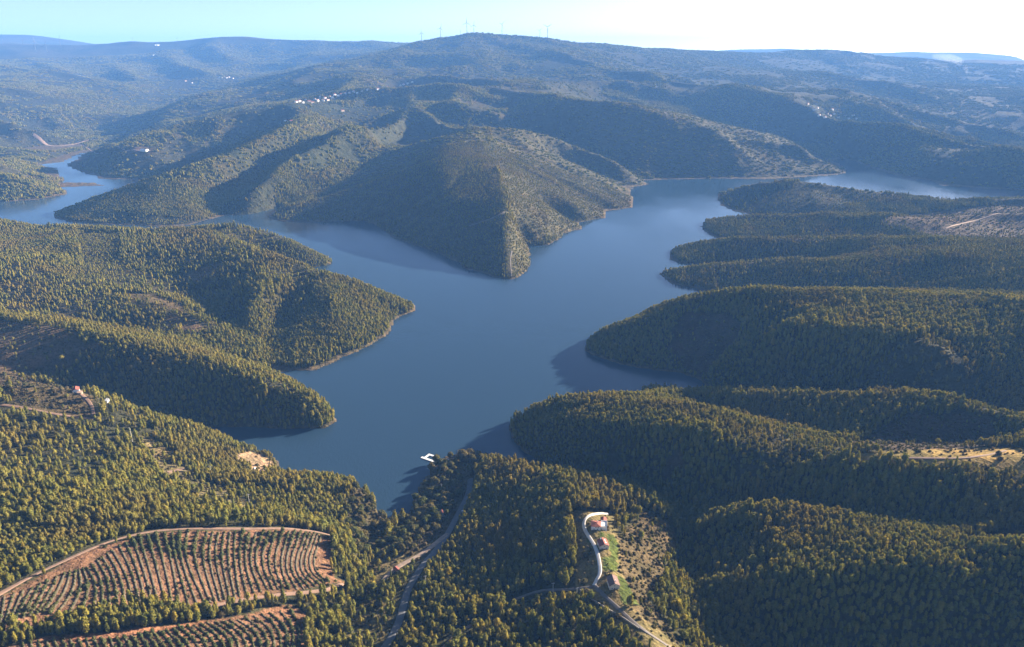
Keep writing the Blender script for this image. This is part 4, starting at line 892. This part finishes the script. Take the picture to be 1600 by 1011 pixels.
rz = samp(Z, rp[:, 0], rp[:, 1]); vis, dep = visible(rp[:, 0], rp[:, 1], rz+1)
order = np.argsort(np.where(vis, dep/ps, 1e9))[:300]; rest = np.ones(len(rp), bool); rest[order] = False
print('row plants', len(rp))
sap = [bush(800+i, 1.0, 1.9, 34) for i in range(4)]
scatter('planted_rows', protos('sapling', sap, M['sapling']), np.stack([rp[rest, 0], rp[rest, 1], rz[rest]], 1), rng.uniform(0, 6.28, rest.sum()),
        np.stack([ps, ps, ps], 1)[rest], rng.integers(0, 4, rest.sum()), kind='stuff')
sm = [tri_mesh('sapling', *s_, M['sapling']) for s_ in sap]
for q, i in enumerate(order):
    o = obj('sapling', sm[q % 4], label='bushy young sapling in a row of the terraced red field', category='sapling', group='saplings in the terraced field')
    o.location = (rp[i, 0], rp[i, 1], rz[i]); o.rotation_euler = (0, 0, random.uniform(0, 6.28)); o.scale = (ps[i],)*3

# ---------------------------------------------------------------- buildings
def gable_walls(w, l, h, rh, base=-2.0):
    m = MB(); x, y = w/2, l/2
    m.box(-x, x, -y, y, base, h)
    m.f.pop(1); m.m.pop(1)
    for s in (-1, 1): m.face([(-x*s, y*s, h), (x*s, y*s, h), (0, y*s, h+rh)][::-1])
    return m
def gable_roof(w, l, h, rh, over=.45, th=.22):
    m = MB(); x, y = w/2+over, l/2+over; dz = over*rh/(w/2)
    prof = [(-x, h-dz), (0, h+rh), (x, h-dz)]
    for a, b in ((prof[0], prof[1]), (prof[1], prof[2])):
        P = [(a[0], -y, a[1]), (b[0], -y, b[1]), (b[0], y, b[1]), (a[0], y, a[1])]
        T = [(p[0], p[1], p[2]+th) for p in P]
        m.face(P[::-1]); m.face(T)
        for i in range(4): m.face([P[i], P[(i+1) % 4], T[(i+1) % 4], T[i]])
    m.tube([(0, -y, h+rh+th), (0, y, h+rh+th)], [.16, .16], 6)
    return m
def hip_roof(w, l, h, rh, over=.5, th=.2):
    m = MB(); x, y = w/2+over, l/2+over; k = max(.3, l/2-w/2)
    B = [(-x, -y, h), (x, -y, h), (x, y, h), (-x, y, h)]; Tp = [(0, -k, h+rh), (0, k, h+rh)]
    m.face(B[::-1])
    U = [(p[0], p[1], p[2]+th) for p in B]
    for i in range(4): m.face([B[i], B[(i+1) % 4], U[(i+1) % 4], U[i]])
    m.face([U[0], U[1], Tp[0]]); m.face([U[1], U[2], Tp[1], Tp[0]]); m.face([U[2], U[3], Tp[1]]); m.face([U[3], U[0], Tp[0], Tp[1]])
    m.tube([Tp[0], Tp[1]], [.15, .15], 6)
    return m
def window(parent, side, pos, z, w, l, ww=1.1, wh=1.2, frame='white'):
    """side 'x+','x-','y+','y-'; pos along the wall"""
    ax, sg = side[0], 1 if side[1] == '+' else -1
    def bx(m, a0, a1, d0, d1, z0, z1):
        d0, d1 = sorted((sg*d0, sg*d1))
        if ax == 'x': m.box(d0, d1, a0, a1, z0, z1)
        else: m.box(a0, a1, d0, d1, z0, z1)
    D = (w if ax == 'x' else l)/2
    m = MB(); t = .12
    bx(m, pos-ww/2-t, pos-ww/2, D-.04, D+.07, z-t, z+wh+t); bx(m, pos+ww/2, pos+ww/2+t, D-.04, D+.07, z-t, z+wh+t)
    bx(m, pos-ww/2, pos+ww/2, D-.04, D+.1, z-t, z); bx(m, pos-ww/2, pos+ww/2, D-.04, D+.07, z+wh, z+wh+t)
    bx(m, pos-.03, pos+.03, D-.04, D+.05, z, z+wh)
    f = m.build('window', M[frame], parent)
    p = MB(); bx(p, pos-ww/2, pos+ww/2, D-.02, D+.02, z, z+wh); p.build('pane', M['glass'], f)
def door(parent, side, pos, w, l, dw=1.0, dh=2.1, mat='wood', z=0.1):
    ax, sg = side[0], 1 if side[1] == '+' else -1; D = (w if ax == 'x' else l)/2
    m = MB(); d0, d1 = sorted((sg*(D-.04), sg*(D+.06)))
    if ax == 'x': m.box(d0, d1, pos-dw/2, pos+dw/2, z, z+dh)
    else: m.box(pos-dw/2, pos+dw/2, d0, d1, z, z+dh)
    o = m.build('door', M[mat], parent)
    h = MB(); e0, e1 = sorted((sg*(D+.06), sg*(D+.12)))
    if ax == 'x': h.box(e0, e1, pos+dw*.3, pos+dw*.4, z+1, z+1.08)
    else: h.box(pos+dw*.3, pos+dw*.4, e0, e1, z+1, z+1.08)
    h.build('handle', M['metal'], o)
def house(name, label, at, rz, w, l, h, rh, wall, roof, wins, doors=(), hip=False, chimney=None, cat='house', group=None, dz=0.0):
    x, y = at; zs = [ground(x+a*w/2, y+b*l/2) for a in (-1, 0, 1) for b in (-1, 0, 1)]
    r = empty(name, (x, y, float(np.mean(zs))+.3+dz), rz, label=label, category=cat)
    if group: r['group'] = group
    r.scale = (.76, .76, .76)
    if hip: MB().box(-w/2, w/2, -l/2, l/2, -3, h).build('wall', M[wall], r)
    else: gable_walls(w, l, h, rh, -3).build('wall', M[wall], r)
    rf = (hip_roof if hip else gable_roof)(w, l, h, rh).build('roof', M[roof], r)
    if chimney:
        cx, cy = chimney; MB().box(cx-.35, cx+.35, cy-.35, cy+.35, h, h+rh+.9).box(cx-.45, cx+.45, cy-.45, cy+.45, h+rh+.9, h+rh+1.05).build('chimney', M['white'], rf)
    for s, p, z in wins: window(r, s, p, z, w, l)
    for s, p in doors: door(r, s, p, w, l)
    return r
W1 = [('y-', -2, 1.2), ('y-', 2, 1.2), ('x-', -2.5, 1.2), ('x-', 2.5, 1.2), ('x+', 0, 1.2)]
h1 = house('house', 'white house with a red hipped roof, highest beside the pale lane', SPOT['house1'], -.12, 10.5, 10.5, 5.2, 2.2, 'white', 'red_tile', W1+[('y-', 0, 3.6), ('y-', 2.6, 3.6)], [('x-', 0)], hip=True, chimney=(2, 1.5))
# its white flat-roofed wing with a terrace wall
MB().box(5.9, 12.4, -1, 8.5, -3, 3.4).box(5.7, 12.6, -1.2, 8.7, 3.4, 3.65).build('wing', M['white'], h1)
MB().box(5.7, 5.9, -1.2, 8.7, 3.65, 4.6).box(12.4, 12.6, -1.2, 8.7, 3.65, 4.6).box(5.9, 12.4, 8.5, 8.7, 3.65, 4.6).build('parapet', M['white'], h1)
house('outbuilding', 'small red-roofed outbuilding tucked behind the white hip-roofed house', SPOT['house1b'], -.1, 6.5, 7, 3.4, 1.4, 'white', 'red_tile', [('y-', 0, 1.2), ('x-', 0, 1.2)], [('x+', 0)], cat='outbuilding')
h2 = house('house', 'cream house with a red gable roof and two skylights, middle of the lane', SPOT['house2'], .16, 10, 11.5, 4.6, 2.6, 'cream', 'red_tile', [('y-', -2.6, 1.0), ('y-', 2.6, 1.0), ('y-', 0, 3.4), ('x-', -3, 1.2), ('x-', 3, 1.2), ('x+', -3, 1.2)], [('x-', 0)], chimney=(-1.6, 3.2))
for py_ in (-1.8, 2.2):
    m = MB(); k = 2.6/5.0; x0, x1 = 1.9, 3.3; zt = lambda q: 4.6+2.6-k*q+.26
    P = [(x0, py_-.9, zt(x0)), (x1, py_-.9, zt(x1)), (x1, py_+.9, zt(x1)), (x0, py_+.9, zt(x0))]; T = [(a, b, c+.12) for a, b, c in P]
    m.face(T); m.face(P[::-1])
    for i in range(4): m.face([P[i], P[(i+1) % 4], T[(i+1) % 4], T[i]])
    m.build('skylight', M['steel'], h2)
house('house', 'peach-walled house with a dark brown gable roof, lowest beside the lane', SPOT['house3'], .10, 10, 13, 4.8, 2.8, 'cream', 'brown_tile', [('y-', -2.4, 1.1), ('y-', 2.4, 1.1), ('y-', 0, 3.9), ('x-', -4, 1.4), ('x-', 0, 1.4), ('x+', -3, 1.4), ('x+', 3, 1.4)], [('y-', .2)], chimney=(1.5, -3))
house('farmhouse', 'white farmhouse with a red roof at the edge of the brown hilltop clearing', SPOT['farm'], .5, 9, 12, 4.2, 2.2, 'white', 'red_tile', [('y-', -2.2, 1.2), ('y-', 2.2, 1.2), ('x+', -3, 1.2), ('x+', 3, 1.2)], [('x+', 0)])
house('shed', 'white metal-roofed shed in the shade below the hilltop farmhouse', SPOT['shed'], .2, 6, 9, 2.8, .9, 'white', 'metal', [('y-', 1.5, 1.0)], [('y-', -1.2)], cat='shed')
house('cabin', 'small red-roofed cabin in the sandy clearing by the left shore', SPOT['cabin'], -.25, 8, 9, 3.2, 1.8, 'cream', 'brown_tile', [('y-', -1.8, 1.1), ('x+', 1.5, 1.1)], [('y-', 1.4)], cat='cabin')
house('shed', 'little white shed next to the cabin in the sandy clearing', SPOT['cabinshed'], .3, 4, 4.5, 2.4, .9, 'white', 'steel', [('y-', .9, 1.0)], [('y-', -.9)], cat='shed')
house('hut', 'pink-roofed hut half hidden by trees left of the winding road', SPOT['hut'], .3, 6, 6.5, 5.0, 1.9, 'cream', 'red_tile', [('y-', 1.3, 2.0)], [('y-', -1.2)], cat='hut')
house('shed', 'low red-roofed shed on the earth lay-by beside the winding road', SPOT['redshed'], .7, 5, 7, 2.4, 1.1, 'wood', 'red_tile', [('y-', .8, 1.0)], [('y-', -1)], cat='shed')
x, y = SPOT['tank']; z = ground(x, y)
tk = empty('water_tank', (x, y, z), label='round pale water tank below the hilltop farmhouse', category='water tank')
MB().tube([(0, 0, -2), (0, 0, 2.2)], [2.9, 2.9], 24).build('wall', M['dirt'], tk)
MB().tube([(0, 0, 2.2), (0, 0, 2.35), (0, 0, 2.6)], [3.1, 3.1, .3], 24).build('lid', M['bank'], tk)
# a stone garden wall following the lane
m = MB(); wl = [(52, 452), (60, 438), (70, 425), (80, 413), (88, 402)]
for a, b in zip(wl[:-1], wl[1:]):
    for q in range(5):
        p0 = [a[k]+(b[k]-a[k])*q/5 for k in (0, 1)]; p1 = [a[k]+(b[k]-a[k])*(q+1)/5 for k in (0, 1)]
        n = Vector((-(b[1]-a[1]), b[0]-a[0], 0)).normalized()*.25
        g0, g1 = ground(*p0), ground(*p1); base = len(m.v)
        for (px, py), g in ((p0, g0), (p1, g1)):
            for s in (-1, 1):
                for dz in (-1.5, 1.2): m.v.append((px+s*n.x, py+s*n.y, g+dz))
        for f in ((0, 1, 3, 2), (4, 6, 7, 5), (0, 4, 5, 1), (2, 3, 7, 6), (1, 5, 7, 3), (0, 2, 6, 4)): m.f.append(tuple(base+i for i in f)); m.m.append(0)
m.build('garden_wall', M['stone'], None, label='low stone wall along the lane below the brown-roofed house', category='wall')

# far villages: every house one small body with a tiled roof
def village_mesh(w, l, h, rh, wall, roof):
    a = gable_walls(w, l, h, rh, -3); n = len(a.f); b = gable_roof(w, l, h, rh)
    o = len(a.v); a.v += b.v; a.f += [tuple(o+i for i in f) for f in b.f]; a.m += [1]*len(b.f)
    for sx in (-1, 1):
        for wy in (-.28, .05, .3): a.box(sx*w/2-.03, sx*w/2+.03, wy*l-.5, wy*l+.5, 1.0, 2.2, 2)
    for wx in (-.25, .25): a.box(wx*w-.5, wx*w+.5, -l/2-.04, -l/2+.03, 1.0, 2.2, 2)
    return a.mesh('village_house', [M[wall], M[roof], M['glass']])
vm = [village_mesh(11, 14, 5.5, 2.2, 'white', 'red_tile'), village_mesh(12, 12, 6, 2.0, 'white', 'red_tile'), village_mesh(10, 17, 4.5, 2.0, 'cream', 'red_tile'), village_mesh(16, 30, 6, 2.5, 'white', 'steel')]
VL = ['small house in the white village strung along the far left ridge', 'small house in the scattered village on the hazy right hillside', 'small house in the distant hamlet in the upper left valley', 'pale shed standing high on the distant left mountainside']
for vi, pts in enumerate(VILLAGES):
    for q, (x, y) in enumerate(pts):
        big = vi == 3
        lab, cat = VL[vi], 'shed' if big else 'house'
        o = obj('mountain_shed' if big else 'village_house', vm[3] if big else vm[random.choice((0, 0, 1, 2))], label=lab, category=cat, group=('sheds on the far mountain' if big else lab.replace('small house in', 'houses of')))
        o.location = (x, y, ground(x, y)+.5); o.rotation_euler = (0, 0, random.uniform(-.9, .9))
x, y = SPOT['far_white']
o = obj('village_house', vm[3], label='long white building alone on the wooded left slope above the river arm', category='building'); o.location = (x, y, ground(x, y)+.5); o.rotation_euler = (0, 0, 1.2)

# ---------------------------------------------------------------- wind turbines
def blade_mesh(L=41.0):
    m = MB(); st = [(0, .9, .9), (2, 1.0, .8), (7, 1.9, .55), (15, 1.5, .35), (28, .95, .2), (38, .5, .1), (L, .12, .05)]
    for z, c, t_ in st:
        for a in range(6):
            th = 2*PI*a/6; m.v.append((c*math.cos(th)-.25*c*(z > 3), t_*math.sin(th), z))
    for i in range(len(st)-1):
        for j in range(6): m.f.append((i*6+j, i*6+(j+1) % 6, (i+1)*6+(j+1) % 6, (i+1)*6+j)); m.m.append(0)
    m.f.append(tuple(range(6))[::-1]); m.f.append(tuple(range((len(st)-1)*6, len(st)*6))); m.m += [0, 0]
    return m.mesh('blade', M['turbine'], True)
bm_ = blade_mesh()
tow = MB().tube([(0, 0, -4), (0, 0, 20), (0, 0, 60), (0, 0, 84)], [2.6, 2.3, 1.8, 1.35], 14).mesh('tower', M['turbine'], True)
nac = MB().tube([(0, -3.2, 85.6), (0, -2.2, 85.6), (0, 4.5, 85.8), (0, 7.5, 85.8)], [1.2, 1.9, 2.0, 1.2], 10).mesh('nacelle', M['turbine'], True)
hub = MB().tube([(0, -3.2, 85.6), (0, -4.4, 85.6), (0, -5.6, 85.6)], [1.6, 1.5, .4], 10).mesh('hub', M['turbine'], True)
TL = ['wind turbine farthest left on the summit ridge, standing apart', 'second wind turbine from the left on the summit ridge', 'wind turbine just left of the tallest pair on the summit', 'tallest wind turbine, left one of the close pair on the summit', 'right one of the close pair of wind turbines on the summit', 'lone wind turbine on the ridge just right of the summit', 'smaller left one of the two wind turbines right of the summit', 'taller right one of the two wind turbines right of the summit',
      'tiny wind turbine at the extreme left edge of the horizon', 'faint small wind turbine second from the left on the far horizon', 'white wind turbine third from left above the blue far hills', 'white wind turbine fourth from left above the blue far hills', 'faint wind turbine fifth from left above the blue far hills', 'faint lone wind turbine above the rounded far left hill', 'faint lone wind turbine on the saddle of the far left skyline']
spin = [0, .3, .55, .05, .1, .75, .9, 1.0, .2, .5, 0, .1, .4, .6, .3]
for q, (x, y, hh) in enumerate(TURBINES):
    s = hh/85.0
    r = empty('wind_turbine', (x, y, ground(x, y)-1), (-.25, .5, .9, -.2, .15, .7, -.3, .1)[q % 8]-math.atan2(x, y)*.5, label=TL[q], category='wind turbine', group='turbines on the summit ridge' if q < 8 else 'turbines on the far left skyline')
    r.scale = (s, s, s)
    obj('tower', tow, r); obj('nacelle', nac, r); hb = obj('hub', hub, r)
    for k in range(3):
        b = obj('blade', bm_, r); b.location = (0, -4.4, 85.6); b.rotation_euler = (0, spin[q]+2*PI*k/3, 0)

# ---------------------------------------------------------------- poles, pontoon, cars
PL = ['pale utility pole at the lane junction left of the brown-roofed house', 'utility pole standing over the grey track on the spur', 'utility pole beside the winding road below the earth lay-by', 'tall pole at the head of the cleared strip on the left hillside', 'tall pole in the cleared strip above the terraced field', 'utility pole among the trees near the tip with the pontoon', 'pole at the left end of the sandy clearing']
for q, (x, y) in enumerate(SPOT['poles']):
    hgt = 17 if q in (3, 4) else 11
    r = empty('utility_pole', (x, y, ground(x, y)), random.uniform(-.5, .5), label=PL[q], category='utility pole')
    MB().tube([(0, 0, -1), (0, 0, hgt)], [.24, .15], 8).build('pole', M['concrete'], r)
    MB().box(-1.3, 1.3, -.09, .09, hgt-1.1, hgt-.9).build('crossarm', M['metal'], r)
    for ix in (-1.1, 0, 1.1): MB().tube([(ix, 0, hgt-.9), (ix, 0, hgt-.5)], [.07, .07], 6).build('insulator', M['white'], r)
x, y = SPOT['dock']
dk = empty('pontoon', (x, y, 0), -.55, label='white floating pontoon with angled arms off the wooded tip', category='pontoon')
MB().box(-9, 9, -1.6, 1.6, .35, .6).build('deck', M['deck'], dk)
MB().box(-6.2, -3.2, 1.6, 11, .35, .6).build('deck', M['deck'], dk)
MB().box(-3.2, 5.5, 8.2, 11, .36, .61).build('deck', M['deck'], dk)
MB().box(9, 20, -1.0, 1.0, .5, .7).build('gangway', M['deck'], dk)
for a, b, c, d in ((-8.6, 8.6, -1.2, 1.2), (-5.8, -3.6, 1.9, 10.6), (-3, 5.2, 8.6, 10.6)): MB().box(a, b, c, d, -.3, .345).build('float', M['rubber'], dk)
def car(label, x, y, rz, paint, z=None):
    r = empty('parked_car', (x, y, (ground(x, y) if z is None else z)+.5), rz, label=label, category='car')
    m = MB()
    pr = [(-2.1, .35), (-2.1, .8), (-1.2, .92), (1.9, .95), (2.1, .75), (2.1, .35)]
    for s in (-.85, .85): m.face([(s, a, b) for a, b in (pr if s > 0 else pr[::-1])])
    for i in range(6):
        a, b = pr[i], pr[(i+1) % 6]; m.face([(-.85, *a), (.85, *a), (.85, *b), (-.85, *b)][::-1])
    rf = [(-1.0, .9), (-.4, 1.42), (1.2, 1.45), (1.8, .93)]
    m.face([(-.68, rf[1][0], rf[1][1]+.03), (.68, rf[1][0], rf[1][1]+.03), (.68, rf[2][0], rf[2][1]+.03), (-.68, rf[2][0], rf[2][1]+.03)])
    m.build('body', M[paint], r)
    g = MB()
    for i in range(3):
        a, b = rf[i], rf[i+1]; wa, wb = (.8 if i == 0 else .68), (.8 if i == 2 else .68); g.face([(-wa, *a), (wa, *a), (wb, *b), (-wb, *b)])
    for s in (-1, 1): g.face([(s*(.8 if i in (0, 3) else .68), *rf[i]) for i in (range(4) if s < 0 else range(3, -1, -1))])
    g.build('windows', M['glass'], r)
    for sx in (-1, 1):
        for yy in (-1.3, 1.3):
            MB().tube([(sx*.68, yy, .32), (sx*.88, yy, .32)], [.32, .32], 12).build('wheel', M['rubber'], r)
car('white car on the shaded road below the wooded tip', *SPOT['bluecar'], .3, 'paint_white')
car('grey car parked beneath the large round trees on the tip', *SPOT['car2'], 1.2, 'paint_blue')
car('white car parked beside the pontoon landing', *SPOT['car3'], 1.4, 'paint_white')

# ---------------------------------------------------------------- smoke, haze, sky, sun, camera
t = NT('smoke_volume'); v = t.n('ShaderNodeVolumePrincipled'); v.inputs['Color'].default_value = (.95, .96, 1, 1); v.inputs['Density'].default_value = .0016; v.inputs['Anisotropy'].default_value = .3
t.l(v.outputs[0], t.out.inputs['Volume'])
x, y = SMOKE; z = ground(x, y)
sm_ = MB().tube([(0, 0, -3), (-8, 0, 30), (-35, 0, 75), (-80, 0, 115), (-190, 0, 150), (-360, 0, 165)], [8, 14, 24, 32, 40, 20], 10).build('smoke', t.m, None, smooth=True, kind='stuff')
sm_.location = (x, y, z)
t = NT('haze_air'); v = t.n('ShaderNodeVolumePrincipled')
v.inputs['Color'].default_value = (.18, .44, 1.0, 1); v.inputs['Density'].default_value = 5.6e-5; v.inputs['Anisotropy'].default_value = 0.0
t.l(v.outputs[0], t.out.inputs['Volume'])
MB().box(-22000, 22000, -3000, 19500, -6, 790).build('haze', t.m, None, kind='stuff')

AZ, EL = math.radians(57), math.radians(16)
wdw = bpy.data.worlds.new('World'); sc.world = wdw; wdw.use_nodes = True
nt = wdw.node_tree; sky = nt.nodes.new('ShaderNodeTexSky'); sky.sky_type = 'NISHITA'; sky.sun_disc = False
sky.sun_elevation = EL; sky.sun_rotation = AZ; sky.altitude = 500; sky.air_density = .42; sky.dust_density = .8; sky.ozone_density = .3
nt.links.new(sky.outputs[0], nt.nodes['Background'].inputs[0]); nt.nodes['Background'].inputs[1].default_value = .05
sl = bpy.data.lights.new('sun', 'SUN'); sl.energy = 5.0; sl.angle = math.radians(.5); sl.color = (1, .85, .67)
so = link(bpy.data.objects.new('sun', sl))
so.rotation_euler = Vector((math.sin(AZ)*math.cos(EL), math.cos(AZ)*math.cos(EL), math.sin(EL))).to_track_quat('Z', 'Y').to_euler()
cam = bpy.data.cameras.new('camera'); co = link(bpy.data.objects.new('camera', cam))
co.location = CAM; co.rotation_euler = (PI/2-PITCH, 0, 0)
cam.sensor_width = 36; cam.lens = 36*1142/1600; cam.clip_start = 1; cam.clip_end = 120000
sc.camera = co
sc.view_settings.view_transform = 'Standard'; sc.view_settings.look = 'None'; sc.view_settings.gamma = 1; sc.view_settings.exposure = 2.3
cy = sc.cycles
cy.max_bounces = 5; cy.diffuse_bounces = 2; cy.glossy_bounces = 2; cy.transmission_bounces = 2; cy.volume_bounces = 1; cy.transparent_max_bounces = 4
cy.use_denoising = True
